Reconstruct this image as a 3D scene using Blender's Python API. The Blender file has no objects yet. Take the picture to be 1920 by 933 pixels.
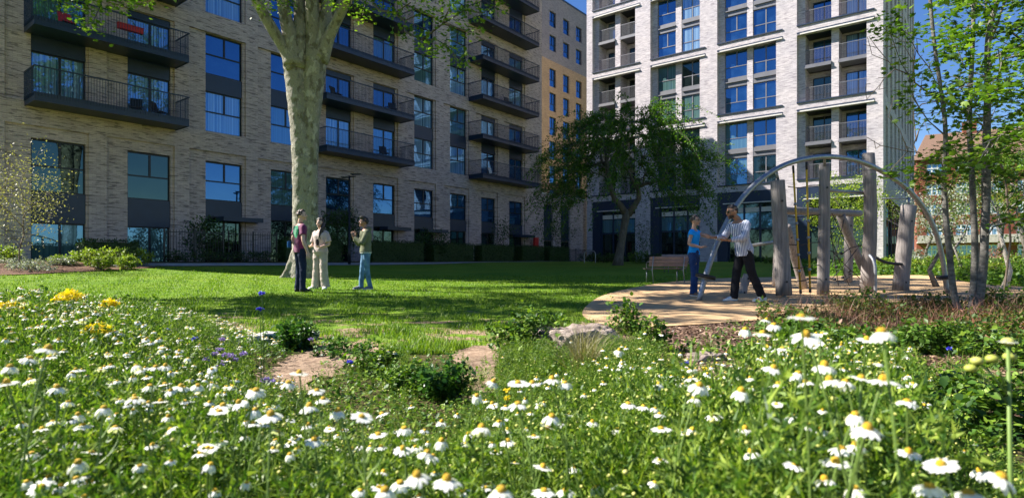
import bpy, math, random
import numpy as np
from mathutils import Vector, Matrix
R = math.radians
RNG = np.random.default_rng(7)
random.seed(7)
scene = bpy.context.scene
col = scene.collection

# ------------------------------------------------------------------ camera, sky, sun, exposure
F = 1090.0; HX = 960.0; HY = 490.0; CAMZ = 0.75
cam_d = bpy.data.cameras.new('camera'); cam = bpy.data.objects.new('camera', cam_d); col.objects.link(cam)
cam.location = (0, 0, CAMZ); cam.rotation_euler = (R(90), 0, 0)
cam_d.sensor_width = 36; cam_d.lens = F/1920*36
cam_d.shift_y = (HY-466.5)/1920
cam_d.clip_start = 0.05; cam_d.clip_end = 2000
cam_d.dof.use_dof = True; cam_d.dof.focus_distance = 9.0; cam_d.dof.aperture_fstop = 5.0
scene.camera = cam
SUN_TO = Vector((-0.985, 0.165, 0)).normalized(); SUN_EL = R(43)
world = bpy.data.worlds.new('World'); scene.world = world; world.use_nodes = True
wn = world.node_tree.nodes; wl = world.node_tree.links
sky = wn.new('ShaderNodeTexSky'); sky.sky_type = 'NISHITA'; sky.sun_disc = False
sky.sun_elevation = SUN_EL; sky.sun_rotation = math.atan2(SUN_TO.x, SUN_TO.y)
sky.air_density = 1.0; sky.dust_density = 0.1; sky.ozone_density = 3.0
hsv = wn.new('ShaderNodeHueSaturation'); hsv.inputs['Saturation'].default_value = 1.25; hsv.inputs['Hue'].default_value = .513; wl.new(sky.outputs[0], hsv.inputs['Color'])
wl.new(hsv.outputs[0], wn['Background'].inputs[0]); wn['Background'].inputs[1].default_value = 0.055
sd = bpy.data.lights.new('sun', 'SUN'); sd.energy = 5.0; sd.angle = R(0.45); sd.color = (1.0, 0.945, 0.86)
sun = bpy.data.objects.new('sun', sd); col.objects.link(sun)
tosun = Vector((SUN_TO.x*math.cos(SUN_EL), SUN_TO.y*math.cos(SUN_EL), math.sin(SUN_EL)))
sun.rotation_euler = (-tosun).to_track_quat('-Z', 'Y').to_euler()
sun.location = (-30, 10, 40)
vs = scene.view_settings
vs.view_transform = 'Standard'; vs.look = 'None'; vs.gamma = 1; vs.exposure = 1.62; vs.use_curve_mapping = False
scene.cycles.use_denoising = True
scene.cycles.max_bounces = 6; scene.cycles.diffuse_bounces = 3; scene.cycles.glossy_bounces = 3
scene.cycles.transmission_bounces = 4; scene.cycles.transparent_max_bounces = 6
scene.cycles.caustics_reflective = False; scene.cycles.caustics_refractive = False
scene.cycles.sample_clamp_indirect = 6

# ------------------------------------------------------------------ terrain
_q = np.array([-50, 3.5, 4.5, 7, 9, 11.5, 13.4, 16.5, 20, 24, 28, 60]); _qz = np.array([.76, .76, .73, .48, .36, .24, .18, .115, .075, .05, 0, 0])
_y = np.array([-50, 12, 16, 20, 24, 30, 38, 45, 400]); _yz = np.array([0, 0, .03, .085, .2, .42, .70, .76, .76])
def Q(x, y): return .787*(x+14.5)-.617*(y-31.7)
def Z(x, y):
    x = np.asarray(x, float); y = np.asarray(y, float)
    a = np.interp(Q(x, y), _q, _qz); b = np.interp(y, _y, _yz)
    d = a-b; k = .06
    return .5*(a+b+np.sqrt(d*d+k*k))-.5*k*0.9*(1-0*x)
def zg(x, y): return float(Z(x, y))
def at(px, py, d0=1.2, d1=70):
    ds = np.arange(d0, d1, .02); X = (px-HX)/F*ds; zr = CAMZ-(py-HY)/F*ds
    m = zr <= Z(X, ds); i = int(np.argmax(m)) if m.any() else len(ds)-1
    return float(X[i]), float(ds[i])
def pt(px, py, d): return ((px-HX)/F*d, d, CAMZ-(py-HY)/F*d)

# ------------------------------------------------------------------ object helpers
def link(o, parent=None):
    col.objects.link(o)
    if parent is not None: o.parent = parent
    return o
def tag(o, label=None, cat=None, group=None, kind=None):
    if label: o['label'] = label
    if cat: o['category'] = cat
    if group: o['group'] = group
    if kind: o['kind'] = kind
    return o
def empty(name, loc=(0, 0, 0), rz=0, label=None, cat=None, group=None):
    o = bpy.data.objects.new(name, None); o.location = loc; o.rotation_euler = (0, 0, rz)
    o.empty_display_size = .1
    link(o); return tag(o, label, cat, group)
def mesh_obj(name, me, mat=None, parent=None, loc=None):
    o = bpy.data.objects.new(name, me)
    if mat is not None and len(me.materials) == 0: me.materials.append(mat)
    if loc is not None: o.location = loc
    return link(o, parent)
def np_mesh(name, V, Fs, smooth=False, mats=None):
    """Fs: list of (k x n) index arrays, each one face size; mats: list of material index per array"""
    V = np.asarray(V, np.float32).reshape(-1, 3)
    me = bpy.data.meshes.new(name); me.vertices.add(len(V)); me.vertices.foreach_set('co', V.ravel())
    if isinstance(Fs, np.ndarray): Fs = [Fs]
    Fs = [np.asarray(f, np.int32) for f in Fs if len(f)]
    loops = np.concatenate([f.ravel() for f in Fs]); tot = np.concatenate([np.full(len(f), f.shape[1], np.int32) for f in Fs])
    start = np.concatenate([[0], np.cumsum(tot)[:-1]]).astype(np.int32)
    me.loops.add(len(loops)); me.loops.foreach_set('vertex_index', loops)
    me.polygons.add(len(tot)); me.polygons.foreach_set('loop_start', start)
    if mats is not None:
        mi = np.concatenate([np.full(len(f), m, np.int32) for f, m in zip(Fs, mats)]); me.polygons.foreach_set('material_index', mi)
    if smooth: me.polygons.foreach_set('use_smooth', np.ones(len(tot), bool))
    me.update(calc_edges=True); me.validate()
    return me
class MB:
    def __init__(s): s.v = []; s.f = []; s.n = 0
    def add(s, V, Fc):
        V = np.asarray(V, float).reshape(-1, 3); s.v.append(V)
        for f in Fc: s.f.append([i+s.n for i in f])
        s.n += len(V)
    def quad(s, a, b, c, d): s.add([a, b, c, d], [(0, 1, 2, 3)])
    def box(s, x0, x1, y0, y1, z0, z1):
        s.add([(x0, y0, z0), (x1, y0, z0), (x1, y1, z0), (x0, y1, z0), (x0, y0, z1), (x1, y0, z1), (x1, y1, z1), (x0, y1, z1)],
              [(0, 3, 2, 1), (4, 5, 6, 7), (0, 1, 5, 4), (1, 2, 6, 5), (2, 3, 7, 6), (3, 0, 4, 7)])
    def obox(s, c, ax, ay, az):
        c, ax, ay, az = map(lambda q: np.asarray(q, float), (c, ax, ay, az))
        P = [c+sx*ax+sy*ay+sz*az for sz in (-1, 1) for sx, sy in ((-1, -1), (1, -1), (1, 1), (-1, 1))]
        s.add(P, [(0, 3, 2, 1), (4, 5, 6, 7), (0, 1, 5, 4), (1, 2, 6, 5), (2, 3, 7, 6), (3, 0, 4, 7)])
    def tube(s, pts, r, k=8, caps=True, squash=None, up=None):
        P = np.asarray(pts, float); n = len(P); r = np.broadcast_to(np.asarray(r, float), (n,))
        T = np.gradient(P, axis=0); T /= np.linalg.norm(T, axis=1)[:, None]+1e-12
        u = np.array([0, 0, 1.]) if abs(T[0, 2]) < .9 else np.array([1., 0, 0])
        if up is not None: u = np.asarray(up, float)
        V = []; a = np.arange(k)/k*2*np.pi
        for i in range(n):
            u = u-T[i]*np.dot(u, T[i]); u /= np.linalg.norm(u)+1e-12; w = np.cross(T[i], u)
            sq = 1 if squash is None else squash[i]
            V.append(P[i]+r[i]*(np.outer(np.cos(a), u)+sq*np.outer(np.sin(a), w)))
        V = np.concatenate(V); Fc = []
        for i in range(n-1):
            for j in range(k):
                j2 = (j+1) % k; Fc.append((i*k+j, i*k+j2, (i+1)*k+j2, (i+1)*k+j))
        if caps: Fc.append(tuple(range(k-1, -1, -1))); Fc.append(tuple((n-1)*k+j for j in range(k)))
        s.add(V, Fc)
    def ball(s, c, r, nu=12, nv=8):
        r = np.broadcast_to(np.asarray(r, float), (3,)); V = [(0, 0, 1)]
        for i in range(1, nv):
            t = math.pi*i/nv
            for j in range(nu): a = 2*math.pi*j/nu; V.append((math.sin(t)*math.cos(a), math.sin(t)*math.sin(a), math.cos(t)))
        V.append((0, 0, -1)); Fc = []
        for j in range(nu): Fc.append((0, 1+j, 1+(j+1) % nu))
        for i in range(nv-2):
            for j in range(nu): Fc.append((1+i*nu+j, 1+(i+1)*nu+j, 1+(i+1)*nu+(j+1) % nu, 1+i*nu+(j+1) % nu))
        L = 1+(nv-1)*nu
        for j in range(nu): Fc.append((L, L-nu+(j+1) % nu, L-nu+j))
        s.add(np.array(V)*r+np.asarray(c, float), Fc)
    def mesh(s, name, smooth=False):
        me = bpy.data.meshes.new(name); me.from_pydata([tuple(v) for v in np.concatenate(s.v)], [], s.f)
        if smooth: me.polygons.foreach_set('use_smooth', np.ones(len(me.polygons), bool))
        me.update(); return me
    def obj(s, name, mat, parent=None, smooth=False, loc=None): return mesh_obj(name, s.mesh(name, smooth), mat, parent, loc)

def bevel(o, w=.01, seg=2):
    m = o.modifiers.new('bevel', 'BEVEL'); m.width = w; m.segments = seg; m.limit_method = 'ANGLE'; return o

# scatter a small template many times
def rot_frames(n, tilt=0.6, rng=RNG, yaw=None, tiltdir=None):
    """random frames: z axis tilted from vertical by up to tilt, random yaw. returns n x 3 x 3 (columns = axes)"""
    th = np.abs(rng.normal(0, tilt, n)); ph = rng.uniform(0, 2*np.pi, n); ya = rng.uniform(0, 2*np.pi, n) if yaw is None else yaw
    if tiltdir is not None: ph = tiltdir
    az = np.stack([np.sin(th)*np.cos(ph), np.sin(th)*np.sin(ph), np.cos(th)], 1)
    rx = np.stack([np.cos(ya), np.sin(ya), 0*ya], 1); rx -= az*np.sum(rx*az, 1)[:, None]; rx /= np.linalg.norm(rx, axis=1)[:, None]+1e-9
    ry = np.cross(az, rx); return np.stack([rx, ry, az], 2)
def scatter(tv, tf, P, Fr, S):
    tv = np.asarray(tv, float); tf = np.asarray(tf, int); n = len(P); S = np.asarray(S, float)
    if S.ndim == 1: S = np.repeat(S[:, None], 3, 1)
    V = np.einsum('nij,nkj->nki', Fr, tv[None]*S[:, None, :])+np.asarray(P)[:, None, :]
    Fc = tf[None]+(np.arange(n)*len(tv))[:, None, None]
    return V.reshape(-1, 3), Fc.reshape(-1, tf.shape[1])
def joinVF(parts):
    V = []; Fd = {}; n = 0
    for v, f in parts:
        V.append(v); Fd.setdefault(f.shape[1], []).append(f+n); n += len(v)
    return np.concatenate(V), [np.concatenate(a) for a in Fd.values()]
# templates ------------------------------------------------------
LEAF_V = np.array([(0, 0, 0), (.28, .3, .05), (0, .32, -.03), (-.28, .3, .05), (.24, .68, .02), (0, .7, -.06), (-.24, .68, .02), (0, 1, -.1)])
LEAF_F = np.array([(0, 1, 2), (0, 2, 3), (1, 4, 5), (1, 5, 2), (3, 2, 5), (3, 5, 6), (4, 7, 5), (5, 7, 6)])
LEAF4_V = np.array([(0, 0, 0), (.3, .45, .06), (0, 1, -.08), (-.3, .45, .06)]); LEAF4_F = np.array([(0, 1, 2), (0, 2, 3)])
BLADE_V = np.array([(-.012, 0, 0), (.012, 0, 0), (-.010, .06, .4), (.010, .06, .4), (-.006, .22, .78), (.006, .22, .78), (0, .48, 1.0)])
BLADE_F = np.array([(0, 1, 3), (0, 3, 2), (2, 3, 5), (2, 5, 4), (4, 5, 6)])
def lobed(n=5, depth=.45, seed=0):
    V = [(0, 0, 0)]; rr = random.Random(seed)
    m = n*2
    for i in range(m+1):
        a = R(-70+140*i/m)*1.15; r = (1 if i % 2 else 1-depth)*(1-.25*abs(i-m/2)/(m/2))
        V.append((math.sin(a)*r*.75, math.cos(a)*r*.9+.1, -.08*abs(math.sin(a))))
    return np.array(V), np.array([(0, i+1, i+2) for i in range(m)])
# ------------------------------------------------------------------ materials
def new_mat(name):
    m = bpy.data.materials.new(name); m.use_nodes = True; nt = m.node_tree
    return m, nt, nt.nodes['Principled BSDF'], nt.nodes['Material Output']
def N(nt, typ, **kw):
    n = nt.nodes.new(typ)
    for k, v in kw.items():
        if k in n.inputs: n.inputs[k].default_value = v
        else: setattr(n, k, v)
    return n
def ramp(nt, fac, stops, interp='LINEAR'):
    r = nt.nodes.new('ShaderNodeValToRGB'); r.color_ramp.interpolation = interp; e = r.color_ramp.elements
    while len(e) < len(stops): e.new(.5)
    for el, (p, c) in zip(e, stops): el.position = p; el.color = (*c, 1)
    nt.links.new(fac, r.inputs[0]); return r
def mixc(nt, fac, a, b, mode='MIX'):
    n = nt.nodes.new('ShaderNodeMix'); n.data_type = 'RGBA'; n.blend_type = mode
    for sock, v in ((n.inputs[0], fac), (n.inputs[6], a), (n.inputs[7], b)):
        if isinstance(v, (int, float)): sock.default_value = v
        elif isinstance(v, tuple): sock.default_value = (*v, 1)
        else: nt.links.new(v, sock)
    return n.outputs[2]
def math_n(nt, op, a, b=None, c=None):
    n = nt.nodes.new('ShaderNodeMath'); n.operation = op
    for i, v in enumerate((a, b, c)):
        if v is None: continue
        if isinstance(v, (int, float)): n.inputs[i].default_value = v
        else: nt.links.new(v, n.inputs[i])
    return n.outputs[0]
def coords(nt, kind='Object', scale=(1, 1, 1), loc=(0, 0, 0), rot=(0, 0, 0)):
    t = nt.nodes.new('ShaderNodeTexCoord'); m = nt.nodes.new('ShaderNodeMapping')
    m.inputs['Scale'].default_value = scale; m.inputs['Location'].default_value = loc; m.inputs['Rotation'].default_value = rot
    nt.links.new(t.outputs[kind], m.inputs[0]); return m.outputs[0]
def noise_n(nt, vec, scale, detail=3, rough=.55):
    n = nt.nodes.new('ShaderNodeTexNoise'); n.inputs['Scale'].default_value = scale; n.inputs['Detail'].default_value = detail; n.inputs['Roughness'].default_value = rough
    nt.links.new(vec, n.inputs['Vector']); return n.outputs[0]
def bump(nt, bs, h, strength=.3, dist=.01):
    b = nt.nodes.new('ShaderNodeBump'); b.inputs['Strength'].default_value = strength; b.inputs['Distance'].default_value = dist
    nt.links.new(h, b.inputs['Height']); nt.links.new(b.outputs[0], bs.inputs['Normal'])
def simple(name, c, rough=.6, metal=0, var=.12, scale=6, bumps=.1, c2=None, spec=.5, bscale=40):
    m, nt, b, o = new_mat(name); v = coords(nt)
    n = noise_n(nt, v, scale, 4)
    d = tuple(x*(1-var*1.5) for x in c) if c2 is None else c2
    r = ramp(nt, n, [(.3, d), (.7, tuple(min(1, x*(1+var)) for x in c))])
    nt.links.new(r.outputs[0], b.inputs['Base Color']); b.inputs['Roughness'].default_value = rough; b.inputs['Metallic'].default_value = metal
    b.inputs['Specular IOR Level'].default_value = spec
    if bumps: bump(nt, b, noise_n(nt, v, bscale, 3), bumps, .01)
    return m
def leafmat(name, stops, trans=.35, rough=.5, spec=.35):
    m, nt, b, o = new_mat(name); g = nt.nodes.new('ShaderNodeNewGeometry')
    r = ramp(nt, g.outputs['Random Per Island'], stops)
    nt.links.new(r.outputs[0], b.inputs['Base Color']); b.inputs['Roughness'].default_value = rough; b.inputs['Specular IOR Level'].default_value = spec
    if trans:
        t = nt.nodes.new('ShaderNodeBsdfTranslucent'); mc = mixc(nt, 1.0, r.outputs[0], (1.15, 1.25, .5), 'MULTIPLY'); nt.links.new(mc, t.inputs[0])
        mx = nt.nodes.new('ShaderNodeMixShader'); mx.inputs[0].default_value = trans
        nt.links.new(b.outputs[0], mx.inputs[1]); nt.links.new(t.outputs[0], mx.inputs[2]); nt.links.new(mx.outputs[0], o.inputs[0])
    return m
def brickmat(name, cA, cB, dark, mortar, vert=False):
    m, nt, b, o = new_mat(name)
    t = nt.nodes.new('ShaderNodeTexCoord'); s = nt.nodes.new('ShaderNodeSeparateXYZ'); nt.links.new(t.outputs['Object'], s.inputs[0])
    u = math_n(nt, 'ADD', s.outputs[0], s.outputs[1]); c = nt.nodes.new('ShaderNodeCombineXYZ')
    nt.links.new(u, c.inputs[0]); nt.links.new(s.outputs[2], c.inputs[1])
    br = nt.nodes.new('ShaderNodeTexBrick'); nt.links.new(c.outputs[0], br.inputs['Vector'])
    br.inputs['Scale'].default_value = 1; br.inputs['Brick Width'].default_value = .31; br.inputs['Row Height'].default_value = .0765
    br.inputs['Mortar Size'].default_value = .006; br.inputs['Mortar Smooth'].default_value = .2; br.inputs['Bias'].default_value = 0
    br.inputs['Color1'].default_value = (*cA, 1); br.inputs['Color2'].default_value = (*cB, 1); br.inputs['Mortar'].default_value = (*mortar, 1)
    # streaky darker bricks in runs
    mp = nt.nodes.new('ShaderNodeMapping'); mp.inputs['Scale'].default_value = (1.7, 13.1, 1); nt.links.new(c.outputs[0], mp.inputs[0])
    n1 = noise_n(nt, mp.outputs[0], 1.0, 3, .6); dk = ramp(nt, n1, [(.55, (0, 0, 0)), (.60, (1, 1, 1))])
    mp2 = nt.nodes.new('ShaderNodeMapping'); mp2.inputs['Scale'].default_value = (.45, .8, 1); nt.links.new(c.outputs[0], mp2.inputs[0])
    n2 = noise_n(nt, mp2.outputs[0], 1.0, 3)
    c1 = mixc(nt, math_n(nt, 'MULTIPLY', dk.outputs[0], .72), br.outputs[0], dark)
    c2 = mixc(nt, 1.0, c1, ramp(nt, n2, [(.25, (.86, .86, .88)), (.75, (1.1, 1.08, 1.04))]).outputs[0], 'MULTIPLY')
    nt.links.new(c2, b.inputs['Base Color']); b.inputs['Roughness'].default_value = .85
    bump(nt, b, math_n(nt, 'SUBTRACT', math_n(nt, 'MULTIPLY', n1, .5), br.outputs['Fac']), .5, .012)
    return m
M = {}
M['brick'] = brickmat('buff_brick', (.56, .45, .42), (.42, .335, .32), (.10, .08, .085), (.32, .26, .25))
M['brick_white'] = brickmat('pale_brick', (.55, .51, .535), (.40, .37, .395), (.20, .18, .205), (.38, .35, .37))
M['brick_bounce'] = brickmat('bounce_lit_brick', (.42, .29, .16), (.34, .23, .12), (.2, .14, .08), (.3, .22, .15))  # far block's lower brick, warm light reflected off the tower put into the colour
M['brick_shaded'] = brickmat('shaded_brick', (.24, .22, .22), (.18, .17, .17), (.1, .095, .1), (.2, .19, .18))  # same brick higher up, coloured as shade without that reflected light
M['brick_red'] = brickmat('red_brick', (.24, .058, .03), (.18, .045, .025), (.1, .03, .02), (.17, .09, .06))
M['navy'] = simple('navy_metal', (.009, .022, .052), .42, .0, .1, 2, .03)
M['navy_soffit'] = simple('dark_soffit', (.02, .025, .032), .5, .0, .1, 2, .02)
M['grey_metal'] = simple('grey_cladding_metal', (.15, .15, .165), .45, .2, .08, 2, .02)
M['precast'] = simple('precast_stone', (.6, .57, .53), .7, 0, .08, 3, .05)
M['white_paint'] = simple('white_paint', (.75, .75, .72), .5, 0, .04, 3, .02)
M['black_metal'] = simple('black_metal', (.012, .013, .016), .4, .3, .1, 4, .02)
M['steel'] = simple('galvanised_steel', (.30, .31, .33), .48, .8, .15, 20, .08, bscale=80)
M['roof_tile'] = simple('roof_tile', (.15, .09, .06), .8, 0, .2, 8, .3)
M['concrete'] = simple('concrete', (.42, .39, .35), .85, 0, .12, 4, .2)
def glassmat(name, c, stripes=None, tint=(.22, .52, .95), refl=1.0):
    m, nt, b, o = new_mat(name)
    v = coords(nt)
    if stripes:
        s = nt.nodes.new('ShaderNodeSeparateXYZ'); t = nt.nodes.new('ShaderNodeTexCoord'); nt.links.new(t.outputs['Object'], s.inputs[0])
        u = math_n(nt, 'ADD', s.outputs[0], s.outputs[1])
        nn = nt.nodes.new('ShaderNodeTexNoise'); nn.noise_dimensions = '1D'; nn.inputs['Scale'].default_value = 9; nn.inputs['Detail'].default_value = 2; nt.links.new(u, nn.inputs['W'])
        n = nn.outputs[0]; r = ramp(nt, n, [(.3, c), (.7, stripes)])
    else:
        n = noise_n(nt, v, 1.3, 2); r = ramp(nt, n, [(.4, c), (.7, tuple(x*2+.003 for x in c))])
    nt.links.new(r.outputs[0], b.inputs['Base Color']); b.inputs['Roughness'].default_value = .6; b.inputs['Specular IOR Level'].default_value = 0
    g = nt.nodes.new('ShaderNodeBsdfGlossy'); g.inputs['Color'].default_value = (*tint, 1); g.inputs['Roughness'].default_value = .015
    nb = nt.nodes.new('ShaderNodeBump'); nb.inputs['Strength'].default_value = .06; nb.inputs['Distance'].default_value = .05
    nt.links.new(noise_n(nt, v, .9, 1), nb.inputs['Height']); nt.links.new(nb.outputs[0], g.inputs['Normal'])
    fr = nt.nodes.new('ShaderNodeFresnel'); fr.inputs['IOR'].default_value = 1.9
    mx = nt.nodes.new('ShaderNodeMixShader'); nt.links.new(math_n(nt, 'MULTIPLY_ADD', fr.outputs[0], 1.15*refl, .12*refl), mx.inputs[0])
    nt.links.new(b.outputs[0], mx.inputs[1]); nt.links.new(g.outputs[0], mx.inputs[2]); nt.links.new(mx.outputs[0], o.inputs[0])
    return m
M['glass'] = glassmat('window_glass', (.005, .02, .05))
M['glass_blue'] = glassmat('window_glass_curtained', (.03, .09, .16), (.28, .42, .52))
M['glass_teal'] = glassmat('window_glass_blind', (.05, .10, .10), (.09, .17, .16))
M['glass_dark'] = glassmat('window_glass_dark', (.004, .007, .008), None, (.3, .5, .5), .6)
# natural
def groundmat():
    m, nt, b, o = new_mat('lawn_grass'); v = coords(nt)
    big = noise_n(nt, v, .35, 4); fine = noise_n(nt, coords(nt, scale=(1, 1, 1)), 14, 4, .7)
    mid = noise_n(nt, v, 2.2, 4, .65)
    base = ramp(nt, fine, [(.25, (.06, .12, .008)), (.5, (.12, .21, .012)), (.8, (.22, .29, .03))])
    c = mixc(nt, 1.0, base.outputs[0], ramp(nt, big, [(.3, (.66, .82, .65)), (.5, (1, 1, 1)), (.72, (1.35, 1.12, 1.1))]).outputs[0], 'MULTIPLY')
    # worn soil patches close to the flower bed (y in 5..10)
    s = nt.nodes.new('ShaderNodeSeparateXYZ'); t = nt.nodes.new('ShaderNodeTexCoord'); nt.links.new(t.outputs['Object'], s.inputs[0])
    ym = nt.nodes.new('ShaderNodeMapRange'); ym.inputs[1].default_value = 6.4; ym.inputs[2].default_value = 9.5; ym.inputs[3].default_value = 0; ym.inputs[4].default_value = .22; nt.links.new(s.outputs[1], ym.inputs[0])
    p = math_n(nt, 'SUBTRACT', mid, ym.outputs[0]); pm = ramp(nt, p, [(.475, (0, 0, 0)), (.54, (1, 1, 1))])
    soil = ramp(nt, fine, [(.3, (.2, .13, .08)), (.7, (.34, .24, .16))])
    c2 = mixc(nt, pm.outputs[0], c, soil.outputs[0])
    nt.links.new(c2, b.inputs['Base Color']); b.inputs['Roughness'].default_value = .9; b.inputs['Specular IOR Level'].default_value = .15
    h = math_n(nt, 'ADD', math_n(nt, 'MULTIPLY', fine, .6), mid)
    bump(nt, b, h, .9, .08)
    return m
M['lawn'] = groundmat()
def soilmat(name, a, bcol, scale=18, st=.7):
    m, nt, b, o = new_mat(name); v = coords(nt); n = noise_n(nt, v, scale, 6, .7); n2 = noise_n(nt, v, 2.0, 3)
    r = ramp(nt, n, [(.3, a), (.7, bcol)]); c = mixc(nt, 1.0, r.outputs[0], ramp(nt, n2, [(.3, (.75, .75, .75)), (.7, (1.15, 1.12, 1.1))]).outputs[0], 'MULTIPLY')
    nt.links.new(c, b.inputs['Base Color']); b.inputs['Roughness'].default_value = .95; b.inputs['Specular IOR Level'].default_value = .1
    bump(nt, b, n, st, .03); return m
M['play'] = soilmat('bonded_gravel_play_surface', (.36, .24, .13), (.58, .40, .23), 60, .25)
M['path'] = soilmat('path_paving', (.27, .27, .27), (.38, .37, .36), 30, .2)
M['mulch'] = soilmat('bark_mulch', (.06, .033, .022), (.32, .20, .14), 45, 1.8)
M['dirt'] = soilmat('dry_soil', (.16, .105, .07), (.42, .31, .225), 16, 1.2)
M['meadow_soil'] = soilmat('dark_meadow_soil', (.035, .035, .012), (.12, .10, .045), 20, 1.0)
def rockmat():
    m, nt, b, o = new_mat('pale_boulder'); v = coords(nt); n = noise_n(nt, v, 5, 8, .65); n2 = noise_n(nt, coords(nt, scale=(1, 1, 3)), 12, 5, .7)
    r = ramp(nt, n, [(.35, (.12, .09, .075)), (.5, (.27, .21, .175)), (.65, (.42, .34, .29))]); c = mixc(nt, ramp(nt, n2, [(.55, (0, 0, 0)), (.68, (.8, .8, .8))]).outputs[0], r.outputs[0], (.14, .11, .1))
    nt.links.new(c, b.inputs['Base Color']); b.inputs['Roughness'].default_value = .85; bump(nt, b, math_n(nt, 'ADD', n, n2), .8, .04); return m
M['rock'] = rockmat()
M['rock_white'] = simple('white_stone', (.62, .6, .58), .8, 0, .2, 6, .5, c2=(.3, .29, .29), bscale=14)
def barkmat(name, cs, sc=(3, 3, 1.2), sp=.5):
    m, nt, b, o = new_mat(name); v = coords(nt, scale=sc); n = noise_n(nt, v, 2.2, 5, .6); n2 = noise_n(nt, v, 9, 4, .7)
    r = ramp(nt, n, [(.32, cs[0]), (.45, cs[1]), (.55, cs[2]), (.68, cs[3])]); c = mixc(nt, .35, r.outputs[0], ramp(nt, n2, [(.35, cs[0]), (.65, cs[3])]).outputs[0])
    nt.links.new(c, b.inputs['Base Color']); b.inputs['Roughness'].default_value = .8; bump(nt, b, math_n(nt, 'ADD', n, n2), .6, .03); return m
def planebark():
    m, nt, b, o = new_mat('plane_bark'); v = coords(nt, scale=(1, 1, .55)); a = noise_n(nt, v, 5.5, 4, .6); a2 = noise_n(nt, coords(nt, scale=(1, 1, .6), loc=(7, 3, 1)), 4.0, 4, .6); f = noise_n(nt, v, 30, 4, .7)
    c = ramp(nt, f, [(.3, (.19, .175, .13)), (.7, (.31, .285, .225))]).outputs[0]
    c = mixc(nt, ramp(nt, a, [(.54, (0, 0, 0)), (.60, (.7, .7, .7))]).outputs[0], c, (.43, .40, .33))
    c = mixc(nt, ramp(nt, a2, [(.55, (0, 0, 0)), (.62, (.8, .8, .8))]).outputs[0], c, (.10, .085, .05))
    nt.links.new(c, b.inputs['Base Color']); b.inputs['Roughness'].default_value = .8
    bump(nt, b, math_n(nt, 'ADD', math_n(nt, 'ADD', ramp(nt, a, [(.54, (0, 0, 0)), (.57, (.5, .5, .5))]).outputs[0], ramp(nt, a2, [(.56, (.4, .4, .4)), (.59, (0, 0, 0))]).outputs[0]), math_n(nt, 'MULTIPLY', f, .9)), 1.0, .04); return m
M['bark_plane'] = planebark()
M['bark_dark'] = barkmat('dark_bark', ((.04, .032, .025), (.07, .055, .045), (.1, .085, .07), (.15, .13, .11)))
M['bark_grey'] = barkmat('grey_bark', ((.035, .03, .028), (.085, .078, .068), (.15, .138, .12), (.25, .235, .21)), (4, 4, 10))
M['bark_pale'] = barkmat('pale_bark', ((.3, .25, .2), (.45, .4, .33), (.55, .5, .43), (.62, .58, .52)), (4, 4, 10))
M['twig'] = simple('twig_brown', (.16, .12, .085), .8, 0, .3, 9, 0)
def woodmat():
    m, nt, b, o = new_mat('weathered_timber'); v = coords(nt, scale=(14, 14, .7)); n = noise_n(nt, v, 2, 5, .65); n2 = noise_n(nt, coords(nt), 1.3, 3)
    r = ramp(nt, n, [(.3, (.13, .12, .115)), (.5, (.235, .215, .205)), (.7, (.33, .30, .285))]); c = mixc(nt, 1.0, r.outputs[0], ramp(nt, n2, [(.3, (.75, .72, .7)), (.7, (1.15, 1.1, 1.08))]).outputs[0], 'MULTIPLY')
    nt.links.new(c, b.inputs['Base Color']); b.inputs['Roughness'].default_value = .8; bump(nt, b, n, .5, .02); return m
M['wood'] = woodmat()
M['rope_y'] = simple('yellow_rope', (.62, .38, .02), .7, 0, .15, 60, .3)
M['rope_k'] = simple('black_rope', (.02, .02, .022), .8, 0, .15, 60, .3)
M['rubber'] = simple('black_rubber', (.012, .012, .012), .6, 0, .1, 10, .1)
M['bench_wood'] = simple('bench_slats', (.24, .17, .15), .6, 0, .2, 3, .1)
M['red'] = simple('red_box', (.5, .02, .02), .5, 0, .05, 3, 0)
M['leaf_plane'] = leafmat('plane_leaves', [(0, (.045, .10, .012)), (.5, (.09, .18, .02)), (1, (.2, .30, .035))], .45)
M['leaf_dark'] = leafmat('dark_leaves', [(0, (.012, .035, .010)), (.6, (.028, .075, .014)), (1, (.06, .13, .02))], .3)
M['leaf_mid'] = leafmat('mid_leaves', [(0, (.035, .085, .012)), (.5, (.07, .15, .018)), (1, (.15, .25, .03))], .4)
M['leaf_lime'] = leafmat('lime_leaves', [(0, (.10, .17, .02)), (.5, (.2, .29, .03)), (1, (.34, .40, .06))], .4)
M['leaf_hedge'] = leafmat('hedge_leaves', [(0, (.015, .04, .012)), (1, (.05, .10, .02))], .25)
M['leaf_silver'] = leafmat('silver_leaves', [(0, (.16, .2, .14)), (1, (.42, .45, .38))], .2)
M['leaf_bud'] = leafmat('bud_leaves', [(0, (.2, .19, .08)), (1, (.36, .34, .15))], .3)
M['leaf_red'] = leafmat('russet_stems', [(0, (.13, .05, .035)), (.6, (.25, .12, .08)), (1, (.3, .22, .12))], .2)
M['meadow_leaf'] = leafmat('meadow_leaves', [(0, (.018, .055, .008)), (.5, (.06, .14, .012)), (1, (.2, .30, .03))], .3)
M['meadow_fine'] = leafmat('feathery_leaves', [(0, (.025, .07, .010)), (.5, (.09, .18, .016)), (1, (.33, .42, .06))], .35)
M['meadow_straw'] = leafmat('dry_stems', [(0, (.16, .13, .06)), (1, (.36, .33, .18))], .25)
M['blade'] = leafmat('grass_blades', [(0, (.05, .12, .008)), (.5, (.12, .22, .012)), (1, (.25, .34, .03))], .4)
M['stem'] = leafmat('flower_stems', [(0, (.09, .16, .03)), (1, (.17, .25, .05))], .1)
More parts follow.
